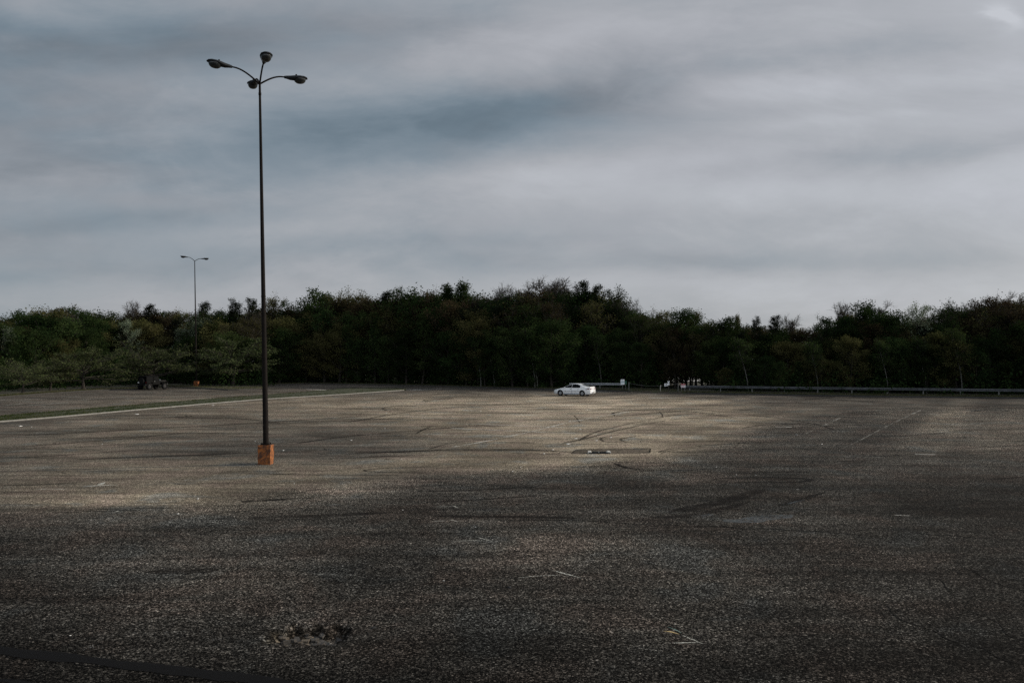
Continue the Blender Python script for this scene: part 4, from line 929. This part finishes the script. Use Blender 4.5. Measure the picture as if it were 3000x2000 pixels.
def offroader():
    root = empty('off_road_car', G(447, 1140.6), math.radians(68), 1.13); root['label'] = 'black boxy off-road car with a soft top parked by the far kerb'; root['category'] = 'car'
    J = M['jeep']
    mb = MB(); mb.box((-0.55, 0, 0.86), (2.1, 1.42, 0.50)); mb.box((1.05, 0, 0.98), (1.20, 1.12, 0.32), taper=0.97); mb.box((1.05, 0, 0.80), (1.15, 1.0, 0.2)); mb.box((0.0, 0, 0.60), (3.3, 0.8, 0.12)); mb.build('body', J, root, bevel=0.03)
    mb = MB(); mb.prism([(0.47, -0.52, 1.155), (0.47, 0.52, 1.155), (1.64, 0.44, 1.135), (1.64, -0.44, 1.135)], (0, 0, 0.03)); mb.build('hood', J, root, bevel=0.01)
    mb = MB(); mb.prism([(0.38, 0.66, 1.11), (0.24, 0.62, 1.62), (0.20, 0.62, 1.62), (0.33, 0.66, 1.11)], (0, -0.06, 0)); mb.prism([(0.38, -0.66, 1.11), (0.24, -0.62, 1.62), (0.20, -0.62, 1.62), (0.33, -0.66, 1.11)], (0, 0.06, 0)); mb.box((0.225, 0, 1.62), (0.06, 1.26, 0.06)); mb.box((0.36, 0, 1.14), (0.08, 1.30, 0.07)); fr = mb.build('windscreen_frame', J, root)
    mb = MB(); mb.prism([(0.335, 0.59, 1.18), (0.235, 0.56, 1.59), (0.235, -0.56, 1.59), (0.335, -0.59, 1.18)], (-0.012, 0, 0)); mb.build('windscreen', M['glass'], fr)
    mb = MB(); mb.prism([(0.24, -0.66, 1.64), (0.24, 0.66, 1.64), (-1.56, 0.66, 1.63), (-1.60, 0.64, 1.10), (-1.60, -0.64, 1.10), (-1.56, -0.66, 1.63)], (0, 0, 0.06)) if False else None
    mb = MB(); mb.loft([[Vector(p) for p in ((0.25, -0.66, 1.62), (0.25, 0.66, 1.62), (0.22, 0.60, 1.70), (0.22, -0.60, 1.70))], [Vector(p) for p in ((-0.6, -0.67, 1.62), (-0.6, 0.67, 1.62), (-0.6, 0.62, 1.73), (-0.6, -0.62, 1.73))], [Vector(p) for p in ((-1.58, -0.66, 1.60), (-1.58, 0.66, 1.60), (-1.52, 0.60, 1.69), (-1.52, -0.60, 1.69))]]); mb.build('soft_top', M['canvas'], root, smooth=False)
    mb = MB()
    for s in (-1, 1):
        for x0, x1 in ((-0.52, -0.44), (-0.62, -0.54), (-1.60, -1.50)): mb.prism([(x0, s * 0.68, 1.10), (x1, s * 0.68, 1.10), (x1, s * 0.65, 1.62), (x0, s * 0.65, 1.62)], (0, -s * 0.04, 0))
    for s in (-1, 1): mb.box((-1.59, s * 0.62, 1.36), (0.04, 0.10, 0.52))
    mb.build('roof_pillar_set', M['canvas'], root); bpy.data.objects['roof_pillar_set'].name = 'top_frame'
    for s in (-1, 1):
        mb = MB(); mb.prism([(-0.54, s * 0.672, 1.13), (-0.54, s * 0.652, 1.60), (-1.50, s * 0.652, 1.60), (-1.50, s * 0.672, 1.13)][::s], (0, -s * 0.012, 0)); mb.build('window', M['glass'], root)
        mb = MB(); mb.box((-0.08, s * 0.715, 0.88), (0.84, 0.03, 0.46)); d = mb.build('door', J, root, bevel=0.01)
        mb = MB(); mb.prism([(0.30, s * 0.672, 1.13), (0.20, s * 0.652, 1.60), (-0.42, s * 0.652, 1.60), (-0.42, s * 0.672, 1.13)], (0, -s * 0.012, 0)); mb.build('window', M['glass'], d)
        mb = MB(); mb.box((-0.38, s * 0.735, 1.02), (0.13, 0.02, 0.03)); mb.build('handle', M['galv'], d)
        mb = MB(); mb.box((0.36, s * 0.80, 1.19), (0.05, 0.16, 0.18)); mb.build('mirror', M['galv'] if s < 0 else J, root, bevel=0.02)
        for wx in (1.19, -1.18):   # flat fender flares
            mb = MB(); mb.prism([(wx - 0.50, s * 0.56, 0.72), (wx - 0.42, s * 0.56, 0.96), (wx + 0.36, s * 0.56, 0.97), (wx + 0.50, s * 0.56, 0.80), (wx + 0.48, s * 0.56, 0.76), (wx + 0.34, s * 0.56, 0.92), (wx - 0.38, s * 0.56, 0.92), (wx - 0.46, s * 0.56, 0.70)], (0, s * 0.28, 0)); mb.build('fender', J, root)
        mb = MB(); mb.box((-1.61, s * 0.62, 0.86), (0.05, 0.12, 0.18)); mb.build('tail_light', M['tail'], root)
        mb = MB(); mb.lathe([(0.09, 1.66), (0.09, 1.70), (0.01, 1.71)], 'X', 16, (0, s * 0.36, 1.0)); mb.build('headlight', M['headlamp'], root)
    mb = MB(); mb.box((-1.62, 0, 1.37), (0.012, 1.06, 0.42)); mb.build('rear_window', M['glass'], root)
    mb = MB(); mb.box((1.70, 0, 0.66), (0.14, 1.35, 0.14)); mb.build('bumper', M['trim'], root, bevel=0.02)
    mb = MB(); mb.box((-1.66, 0, 0.66), (0.12, 1.35, 0.13)); mb.build('bumper', M['trim'], root, bevel=0.02)
    mb = MB(); mb.box((-1.67, 0.48, 0.90), (0.014, 0.30, 0.15)); mb.build('licence_plate', M['plate'], root)
    mb = MB(); mb.lathe([(0.22, -0.11), (0.36, -0.11), (0.39, -0.06), (0.39, 0.06), (0.36, 0.11), (0.22, 0.11)], 'X', 26, (-1.76, -0.08, 1.08)); sp = mb.build('spare_wheel', M['rubber'], root, smooth=True)
    mb = MB(); mb.lathe([(0.225, -0.03), (0.22, -0.06), (0.01, -0.05)], 'X', 20, (-1.76, -0.08, 1.08)); mb.build('rim', M['blackrim'], sp)
    for wx in (1.19, -1.18):
        for s in (-1, 1): wheel(root, (wx, s * 0.70, 0.40), 0.40, 0.26, M['blackrim'], s)
offroader()

# ------------------------------------------------------------------ trees
def tube_np(store, p0, p1, r0, r1, n=4):
    d = p1 - p0; L = np.linalg.norm(d)
    if L < 1e-5: return
    d = d / L; a = np.cross(d, [0.3, 0.2, 0.9]); a /= max(1e-6, np.linalg.norm(a)); b = np.cross(d, a)
    t = np.arange(n) * 2 * np.pi / n; ring = np.outer(np.cos(t), a) + np.outer(np.sin(t), b)
    A = p0 + ring * r0; B = p1 + ring * r1
    for k in range(n): store.append(np.array([A[k], A[(k + 1) % n], B[(k + 1) % n], B[k]]))
def leaves_np(c, size, rg, flat=0.0):
    n = len(c); u = rg.normal(size=(n, 3)); u[:, 2] *= (1 - flat); u /= np.linalg.norm(u, axis=1)[:, None] + 1e-6
    v = np.cross(u, rg.normal(size=(n, 3))); v /= np.linalg.norm(v, axis=1)[:, None] + 1e-6
    if flat: v[:, 2] *= (1 - flat)
    s = (size * rg.uniform(0.55, 1.35, n))[:, None]
    q = np.stack([c - u * s * 0.6, c - v * s * 0.33 + u * s * 0.05, c + u * s * 0.6, c + v * s * 0.33 + u * s * 0.05], 1)
    return q.reshape(-1, 3)

def tree_proto(kind, seed):
    rg = np.random.default_rng(seed); wood = []; tips = []; fine = []
    K = dict(
      broad=dict(H=14, r=0.20, clear=0.05, limbs=30, len=3.9, up=0.55, sub=6, tw=6, lv=11, ls=0.24, spread=0.50, shape='round'),
      loose=dict(H=14, r=0.17, clear=0.14, limbs=26, len=3.6, up=0.9, sub=6, tw=6, lv=5.5, ls=0.18, spread=0.34, shape='round'),
      bare=dict(H=15, r=0.16, clear=0.35, limbs=20, len=4.2, up=1.5, sub=7, tw=7, lv=0.9, ls=0.17, spread=0.30, shape='vase'),
      spire=dict(H=14, r=0.14, clear=0.12, limbs=34, len=1.9, up=1.5, sub=5, tw=5, lv=8, ls=0.20, spread=0.36, shape='cone'),
      pine=dict(H=15, r=0.20, clear=0.25, limbs=38, len=2.7, up=0.35, sub=6, tw=2, lv=34, ls=0.14, spread=0.34, shape='pine'),
      crab=dict(H=5.6, r=0.14, clear=0.16, limbs=20, len=4.0, up=0.42, sub=6, tw=6, lv=8, ls=0.16, spread=0.24, shape='flat'),
      birch=dict(H=11, r=0.10, clear=0.42, limbs=16, len=2.2, up=0.9, sub=5, tw=5, lv=5, ls=0.26, spread=0.5, shape='round'),
      young=dict(H=9, r=0.09, clear=0.10, limbs=22, len=2.0, up=1.0, sub=5, tw=4, lv=10, ls=0.18, spread=0.32, shape='cone'))[kind]
    H = K['H']; n = 9; ph = rg.uniform(0, 6.28, 2)
    lean = rg.normal(0, 0.03, 2) if kind != 'birch' else np.array([-0.16, 0.02])
    def trunk(t): return np.array([lean[0] * H * t ** 1.4 + 0.12 * math.sin(ph[0] + t * 5), lean[1] * H * t + 0.12 * math.sin(ph[1] + t * 4.3), H * t])
    top = 0.97 if kind in ('spire', 'pine', 'young', 'birch') else (0.45 if kind == 'crab' else 0.80)
    if kind == 'crab': top = 0.42
    for i in range(n):
        a, b = top * i / n, top * (i + 1) / n; f = lambda t: K['r'] * (1 - 0.85 * t / top) + 0.015 + (0.05 if t == 0 else 0)
        tube_np(wood, trunk(a), trunk(b), f(a), f(b), 7)
    for i in range(K['limbs']):
        f = (i + rg.uniform(0, 1)) / K['limbs']; t = K['clear'] + (top - K['clear']) * f
        az = i * 2.4 + rg.uniform(-0.5, 0.5)
        sh = K['shape']
        if sh == 'round': L = K['len'] * (0.45 + 0.75 * math.sin(math.pi * min(1, 0.12 + 0.86 * f)) ** 0.8)
        elif sh == 'vase': L = K['len'] * (0.8 + 0.3 * math.sin(math.pi * f))
        elif sh == 'cone': L = K['len'] * (1.15 - 0.95 * f)
        elif sh == 'pine': L = K['len'] * (1.1 - 0.80 * f) * (0.55 + 0.8 * rg.random())
        else: L = K['len'] * (0.95 - 0.35 * f)
        L *= rg.uniform(0.75, 1.2); up = K['up'] * (0.6 + 0.9 * f if sh != 'flat' else 1 - 0.2 * f)
        if sh == 'flat': up = 0.25 + 0.9 * f * rg.random()
        d = np.array([math.cos(az), math.sin(az), up]); d /= np.linalg.norm(d)
        p = trunk(t); r = max(0.02, K['r'] * 0.42 * (1 - 0.55 * f)); seg = 4
        pts = [p]; dd = d.copy()
        for s in range(seg):
            dd = dd + rg.normal(0, 0.13, 3) + np.array([0, 0, 0.07 if sh != 'flat' else -0.03]); dd /= np.linalg.norm(dd)
            q = pts[-1] + dd * L / seg; tube_np(wood, pts[-1], q, r * (1 - s / seg * 0.8) + 0.008, r * (1 - (s + 1) / seg * 0.8) + 0.008, 5); pts.append(q)
        for k in range(K['sub']):
            u = 0.22 + 0.78 * (k + rg.random()) / K['sub']; j = min(seg - 1, int(u * seg)); b = pts[j] + (pts[j + 1] - pts[j]) * (u * seg - j)
            e = dd + rg.normal(0, 0.62, 3) * np.array([1, 1, 0.7 if sh != 'flat' else 0.3]) + np.array([0, 0, 0.25 if sh != 'flat' else 0.10]); e /= np.linalg.norm(e)
            l2 = L * 0.36 * (1.15 - 0.55 * u) * rg.uniform(0.6, 1.3); m1 = b + e * l2 * 0.5 + rg.normal(0, 0.05, 3); m2 = b + e * l2 + rg.normal(0, 0.08, 3)
            tube_np(wood, b, m1, 0.022, 0.016, 3); tube_np(wood, m1, m2, 0.016, 0.010, 3)
            for w in range(K['tw']):
                v = rg.uniform(0.15, 1.0); c = b + (m2 - b) * v; g = e + rg.normal(0, 0.8, 3); g[2] += 0.2; g /= np.linalg.norm(g)
                l3 = rg.uniform(0.35, 0.85) * (1.3 if kind == 'bare' else 1.0); h = c + g * l3
                if kind == 'crab': h[2] = c[2] + (h[2] - c[2]) * 0.4
                if kind in ('bare', 'loose', 'birch', 'crab') or rg.random() < 0.25:
                    tube_np(wood, c, h, 0.024 if kind == 'bare' else 0.013, 0.012 if kind == 'bare' else 0.006, 3)
                    if kind == 'bare':
                        for _ in range(3):
                            z = c + (h - c) * rg.uniform(.3, 1); tube_np(wood, z, z + (g + rg.normal(0, .6, 3)) * 0.45, 0.017, 0.010, 3)
                tips.append((c, h))
    # leaves gather round the twigs
    C = []; lv = K['lv']
    for c, h in tips:
        k = int(lv) + (1 if rg.random() < lv - int(lv) else 0)
        if kind == 'pine': k = int(lv * rg.uniform(0.4, 1.3))
        else: k = int(round(k * rg.uniform(0.2, 1.8)))
        if k <= 0: continue
        u = rg.uniform(0.2, 1.1, (k, 1)); pt = c + (h - c) * u + np.clip(rg.normal(0, 1, (k, 3)), -1.35, 1.35) * K['spread'] * (0.62 if kind == 'pine' else 1) * np.array([1, 1, 0.35 if kind in ('crab',) else 0.7]); C.append(pt)
    C = np.concatenate(C); C = C[C[:, 2] > 0.25]
    lvq = leaves_np(C, K['ls'], rg, 0.45 if kind == 'crab' else 0.0)
    hh = float(np.percentile(C[:, 2], 99.8)) if kind != 'bare' else float(max(w[:, 2].max() for w in wood))
    return np.concatenate(wood[:n * 7]), lvq, hh, np.concatenate(wood[n * 7:])
PROTO = {}
def proto(kind, k):
    if (kind, k) not in PROTO:
        w, l, h, br = tree_proto(kind, hash_seed(kind, k))
        PROTO[(kind, k)] = (fast_mesh('trunk', w, 0, M['bark'] if kind != 'birch' else M['birch']), l, h, {}, fast_mesh('branches', br, 0, M['bark']))
    return PROTO[(kind, k)]
def hash_seed(kind, k): return sum(ord(c) * (i + 3) for i, c in enumerate(kind)) * 13 + k * 101
def crown_mesh(kind, k, leaf):
    w, l, h, cache, br = proto(kind, k)
    if leaf not in cache: cache[leaf] = fast_mesh('crown', l, 0, M[leaf])
    return w, cache[leaf], h, br
NAMES = {'broad': 'leafy_tree', 'loose': 'loose_tree', 'bare': 'bare_tree', 'spire': 'narrow_tree', 'pine': 'pine_tree', 'crab': 'spreading_tree', 'birch': 'birch_tree', 'young': 'young_tree'}
NV = {'broad': 4, 'loose': 3, 'bare': 3, 'spire': 3, 'pine': 3, 'crab': 3, 'birch': 2, 'young': 3}
tr = random.Random(21); cnt = {}
def tree(kind, leaf, px, top, off, label, group=None, wide=1.0, base=None, var=None, rz=None):
    k = cnt.get(kind, 0); cnt[kind] = k + 1
    w, cm, h, br = crown_mesh(kind, (k if var is None else var) % NV[kind], leaf)
    p = G(px, edge_y(px)); Y = p.y + off + setback(px)
    if base: Y = G(px, base).y
    x = (px - 1500) / PX_F * Y; ht = CH + (HOR - top) / PX_F * Y - 0.12; s = ht / h
    root = empty(NAMES[kind], (x, Y, 0.12), tr.uniform(0, 6.28) if rz is None else rz); root.scale = (s * wide, s * wide, s)
    tag(root, label, 'tree', group)
    for nm, me in (('trunk', w), ('branches', br), ('crown', cm)):
        o = bpy.data.objects.new(nm, me); COL.objects.link(o); o.parent = root
    return root

# the low spreading trees at the left
CRABS = [(66, 1052, 1154, 'low spreading tree at the far left edge with its crown cut by the frame'), (150, 1050, 1147, 'low spreading tree with two slanting stems, second from the left'),
         (250, 1018, 1143, 'taller spreading tree with a forked trunk left of the black off-road car'), (446, 1003, 1136, 'wide spreading tree right behind the black off-road car'),
         (683, 990, 1132, 'wide spreading tree on the kerbed island between the two lamp posts')]
for i, (px, top, b, lb) in enumerate(CRABS): tree('crab', 'leafcrab', px, top, 0, lb, 'low spreading trees by the left lot', 1.0 if i < 2 else 1.12, b, var=i % 3, rz=i * 1.9 + 0.4)
# trees that stand out, by the frame column of their top
STAND = [
 ('young', 'leafpale', 28, 958, 6, 'small pale green tree low in the wood at the far left', 1.0),
 ('loose', 'leafpale', 372, 935, 7, 'pale thin-leaved tree above the black off-road car', 0.8),
 ('loose', 'leafpale', 585, 930, 6, 'rounded pale grey-green tree behind the distant lamp post', 1.1),
 ('young', 'leafpale', 530, 960, 5, 'smaller pale tree left of the rounded pale one by the distant lamp post', 1.0),
 ('bare', 'leafolive', 390, 872, 16, 'bare spindly top sticking up over the wood left of the distant lamp post', 0.7),
 ('pine', 'needles', 432, 893, 12, 'black pine crown left of the distant lamp post', 1.1),
 ('pine', 'needles', 596, 884, 14, 'dark pine just right of the distant lamp post', 0.9),
 ('pine', 'needles', 692, 875, 14, 'dark pine top midway between the two lamp posts', 1.0),
 ('pine', 'needles', 752, 874, 15, 'dark pine directly behind the tall lamp pole', 0.9),
 ('loose', 'leafolive', 805, 866, 12, 'rounded yellowish tree just right of the tall lamp pole', 1.0),
 ('broad', 'leafdark', 930, 848, 12, 'dark pointed tree right of the yellowish one near the tall pole', 1.0),
 ('loose', 'leafolive', 985, 856, 14, 'thin-leaved olive tree right of the dark pointed one', 1.0),
 ('loose', 'leafolive', 1032, 846, 14, 'taller thin-leaved olive tree with sky showing through its top', 1.0),
 ('pine', 'needles', 1125, 852, 12, 'dark pine between thin-leaved trees left of the middle of the wood', 1.0),
 ('bare', 'leafolive', 1168, 834, 17, 'bare twiggy top left of the jagged dark crown', 0.7),
 ('broad', 'leafdark', 1198, 842, 12, 'jagged dark crown left of centre', 1.3),
 ('loose', 'leafred', 1270, 848, 13, 'reddish budding tree left of the dark cone', 1.1),
 ('spire', 'leafdark', 1317, 832, 11, 'dark cone-shaped tree left of the feathery green one', 1.1),
 ('spire', 'leafgreen', 1345, 824, 13, 'feathery green tree with upright shoots', 1.2),
 ('bare', 'leafolive', 1400, 850, 17, 'thin grey bare crown left of the tall forked bare tree', 0.8),
 ('bare', 'leafolive', 1460, 832, 17, 'tall forked bare tree above the reddish crowns', 0.8),
 ('pine', 'needles', 1495, 868, 12, 'small dark pine left of the big bare crowns', 1.0),
 ('bare', 'leafolive', 1520, 816, 18, 'grey bare-twigged crown left of the highest tree', 1.0),
 ('bare', 'leafolive', 1600, 798, 18, 'widest bare-twigged crown, highest point of the skyline', 1.35),
 ('bare', 'leafred', 1640, 806, 20, 'bare crown overlapping the right side of the highest one', 1.0),
 ('pine', 'needles', 1702, 820, 11, 'tall dark ragged pine above the white car', 1.05),
 ('pine', 'needles', 1742, 833, 12, 'second ragged dark pine, just right of the tall one above the car', 0.8),
 ('loose', 'leafdark', 1803, 838, 12, 'tall open-crowned tree with sky between its branches, right of the two pines', 0.8),
 ('bare', 'leafolive', 1842, 868, 14, 'grey twiggy crown sloping down right of the open-crowned tree', 1.0),
 ('loose', 'leafgreen', 1885, 912, 8, 'light green tree where the skyline steps down', 1.1),
 ('broad', 'leafgreen', 1820, 960, 4, 'bright green tree lit low in the wood behind the white sign', 0.9),
 ('loose', 'leafolive', 1935, 906, 12, 'thin spring tree at the low part of the skyline', 1.0),
 ('broad', 'leafdark', 2008, 905, 10, 'peaked dark tree above the red and white sign', 1.0),
 ('loose', 'leafolive', 2038, 910, 13, 'pointed pale tree just right of the peaked dark one', 1.2),
 ('loose', 'leafgreen', 2082, 940, 9, 'low airy green tree in the dip of the skyline', 1.0),
 ('broad', 'leafdark', 2130, 930, 11, 'dark tree with lobed top right of the dip', 1.0),
 ('spire', 'leafolive', 2158, 922, 14, 'thin spiky top between two dark lobed trees', 0.7),
 ('pine', 'needles', 2214, 926, 9, 'dark rounded pine, first of a close pair', 0.8),
 ('pine', 'needles', 2258, 924, 9, 'dark rounded pine, second of the close pair', 0.9),
 ('bare', 'leafolive', 2306, 914, 15, 'pale bare fan-shaped crown right of the close pair of pines', 0.9),
 ('loose', 'leafdark', 2412, 924, 9, 'open dark tree with sky showing through, left of the broad dome', 0.9),
 ('bare', 'leafolive', 2475, 876, 17, 'bare twigs rising left of the broad dark dome', 0.9),
 ('broad', 'leafdark', 2522, 884, 9, 'broad dark dome-shaped tree above the long guardrail', 1.1),
 ('bare', 'leafolive', 2572, 876, 17, 'bare fan of twigs right of the broad dark dome', 0.9),
 ('broad', 'leafdark', 2612, 912, 9, 'dark tree at the right shoulder of the dome', 0.9),
 ('loose', 'leafpale', 2692, 886, 9, 'airy silver-leaved tree standing free on the skyline', 0.75),
 ('loose', 'leafdark', 2772, 880, 9, 'tall wind-blown tree right of the silver-leaved one', 0.9),
 ('bare', 'leafolive', 2822, 884, 14, 'grey twiggy top at the foot of the right-hand group', 0.9),
 ('bare', 'leafred', 2858, 874, 14, 'grey twiggy crown left of the tallest right-hand tree', 0.9),
 ('loose', 'leafred', 2905, 866, 10, 'rust-tinged budding tree in the right-hand group', 1.0),
 ('bare', 'leafolive', 2936, 850, 14, 'tallest sparse tree near the right edge', 0.9),
 ('loose', 'leafred', 2985, 864, 9, 'reddish brown tree cut by the right edge', 1.1),
 ('young', 'leafgreen', 1015, 950, 3, 'small green sapling low in the middle of the dark wood', 0.9),
 ('young', 'leafgreen', 1160, 1005, 3, 'low bush-like sapling with a few pale blossoms', 1.0),
 ('young', 'leafgreen', 1420, 965, 2, 'young tree with bright leaves in front of the birches', 1.0),
 ('young', 'leafgreen', 1545, 970, 2, 'young green tree at the foot of the highest bare tree', 1.1)]
for (kind, leaf, px, top, off, lb, wd) in STAND: tree(kind, leaf, px, top, off, lb, None, wd)
BIRCH = [(1410, 985, 1.4, 'leaning white birch with a curved stem left of the white car', 1.2), (1448, 1020, 1.8, 'thin birch beside the curved white birch', 0.9), (1567, 960, 1.5, 'pale birch stem, left one of the pair left of the car', 1.0),
         (1574, 975, 1.9, 'pale birch stem, right one of the pair left of the car', 1.0), (1762, 980, 1.6, 'thin leaning stem right of the white car', 1.0), (2190, 985, 1.6, 'leaning white stem behind the long guardrail', 1.3),
         (2396, 1000, 1.8, 'thin white stem below the airy gap in the skyline', 1.0), (2600, 990, 1.8, 'slanting pale stem below the broad dark dome', 1.0), (2817, 960, 1.8, 'pale straight stem near the right edge', 1.0), (2712, 985, 2.2, 'faint pale stem below the silver-leaved tree', 1.0)]
for i, (px, top, off, lb, wd) in enumerate(BIRCH): tree('birch', 'leafgreen', px, top, off, lb, None, wd, var=i % 2, rz=0.15 * (i % 3) - 0.15)

SKY = [(-500, 950), (0, 922), (120, 893), (220, 888), (300, 904), (430, 902), (520, 892), (650, 892), (740, 884), (850, 892), (935, 868), (1030, 862), (1120, 862), (1200, 858), (1345, 848), (1460, 862), (1560, 838), (1650, 835), (1760, 858), (1840, 885),
       (1890, 918), (2000, 922), (2080, 948), (2200, 940), (2300, 948), (2380, 962), (2450, 925), (2530, 900), (2620, 922), (2690, 915), (2780, 898), (2860, 888), (2950, 872), (3100, 866), (3700, 850)]
def sky_top(px): return float(np.interp(px, [s[0] for s in SKY], [s[1] for s in SKY]))
kinds = [('broad', 'leafdark', 3), ('broad', 'leafgreen', 2), ('broad', 'leafolive', 2), ('loose', 'leafred', 1), ('loose', 'leafolive', 2), ('pine', 'needles', 1), ('broad', 'leafred', 1)]
bag = [k for k in kinds for _ in range(k[2])]
back = [('loose', 'leafolive', 0), ('loose', 'leafgreen', 0), ('loose', 'leafred', 0), ('bare', 'leafolive', 0), ('broad', 'leafdark', 0), ('broad', 'leafdark', 0), ('broad', 'leafolive', 0), ('loose', 'leafdark', 0), ('broad', 'leafred', 0)]
frontbag = [('broad', 'leafdark', 0), ('broad', 'leafgreen', 0), ('young', 'leafgreen', 0), ('broad', 'leafdark', 0), ('broad', 'leafolive', 0)]
DESC = {'leafdark': 'dark green', 'leafgreen': 'fresh green', 'leafolive': 'olive', 'leafred': 'brownish', 'needles': 'black-green'}
WORD = {'bare': 'bare-twigged tree', 'young': 'young bushy tree', 'broad': 'full-crowned tree', 'loose': 'loose-crowned tree', 'spire': 'narrow tree', 'pine': 'pine'}
tr = random.Random(77)
for (off, step, drop) in ((3.5, 52, 82), (8, 46, 34), (14, 44, 9), (22, 46, 6)):
    px = -640.0 + off * 5
    while px < 3420:
        kd, lf, _ = tr.choice(back if off > 10 else (frontbag if off < 5 else bag))
        x = px + tr.uniform(-14, 14); top = sky_top(x) + drop * tr.uniform(0.7, 1.5) + tr.uniform(0, 14)
        if 1880 < x < 2080 and off < 8: px += step; continue
        row = 'in the front of the dense wood' if off < 10 else 'deep in the dense wood behind the lot'
        tree(kd, lf, x, top, off + tr.uniform(-1.5, 1.5), f'{DESC[lf]} {WORD[kd]} lost {row}', f'{DESC[lf]} {WORD[kd]}s {row}', tr.uniform(1.0, 1.35))
        px += step

# undergrowth along the wood's foot, one uncountable mass
C = []
for _ in range(8200):
    px = rng.uniform(-640, 3450); off = rng.uniform(1.8, 40)
    if 1960 < px < 2110 and rng.random() < 0.94: continue
    if 1850 < px <= 1960 and off < 6: continue
    off += setback(px) * (0.75 if rng.random() < 0.8 else 0.45)
    p = G(px, edge_y(px)); p = p * ((p.y + off) / p.y); h = rng.uniform(0.6, 3.4) * (1.0 if off > 4 else 0.6) * (1.5 if off > 14 else 1)
    k = rng.integers(14, 34); c = np.array([p.x, p.y, h * 0.5]) + rng.normal(0, 1, (k, 3)) * np.array([0.7, 0.7, h * 0.28]); C.append(c[c[:, 2] > 0.1])
C = np.concatenate(C); me = fast_mesh('undergrowth', leaves_np(C, 0.30, rng), 0, M['leafdark'])
o = bpy.data.objects.new('undergrowth', me); COL.objects.link(o); tag(o, 'dark tangled undergrowth at the foot of the wood', 'undergrowth', kind='stuff')
# pale open ground beyond the trees at the gap, seen in small glints
mb = MB(); q = [G(1870, 1124), G(2130, 1122), G(2140, 1108), G(1880, 1110)]; mb.add([(p.x, p.y, 0.30) for p in q], [(0, 1, 2, 3)])
tag(mb.build('gravel_clearing', M['gravel'], fix=False), kind='structure')
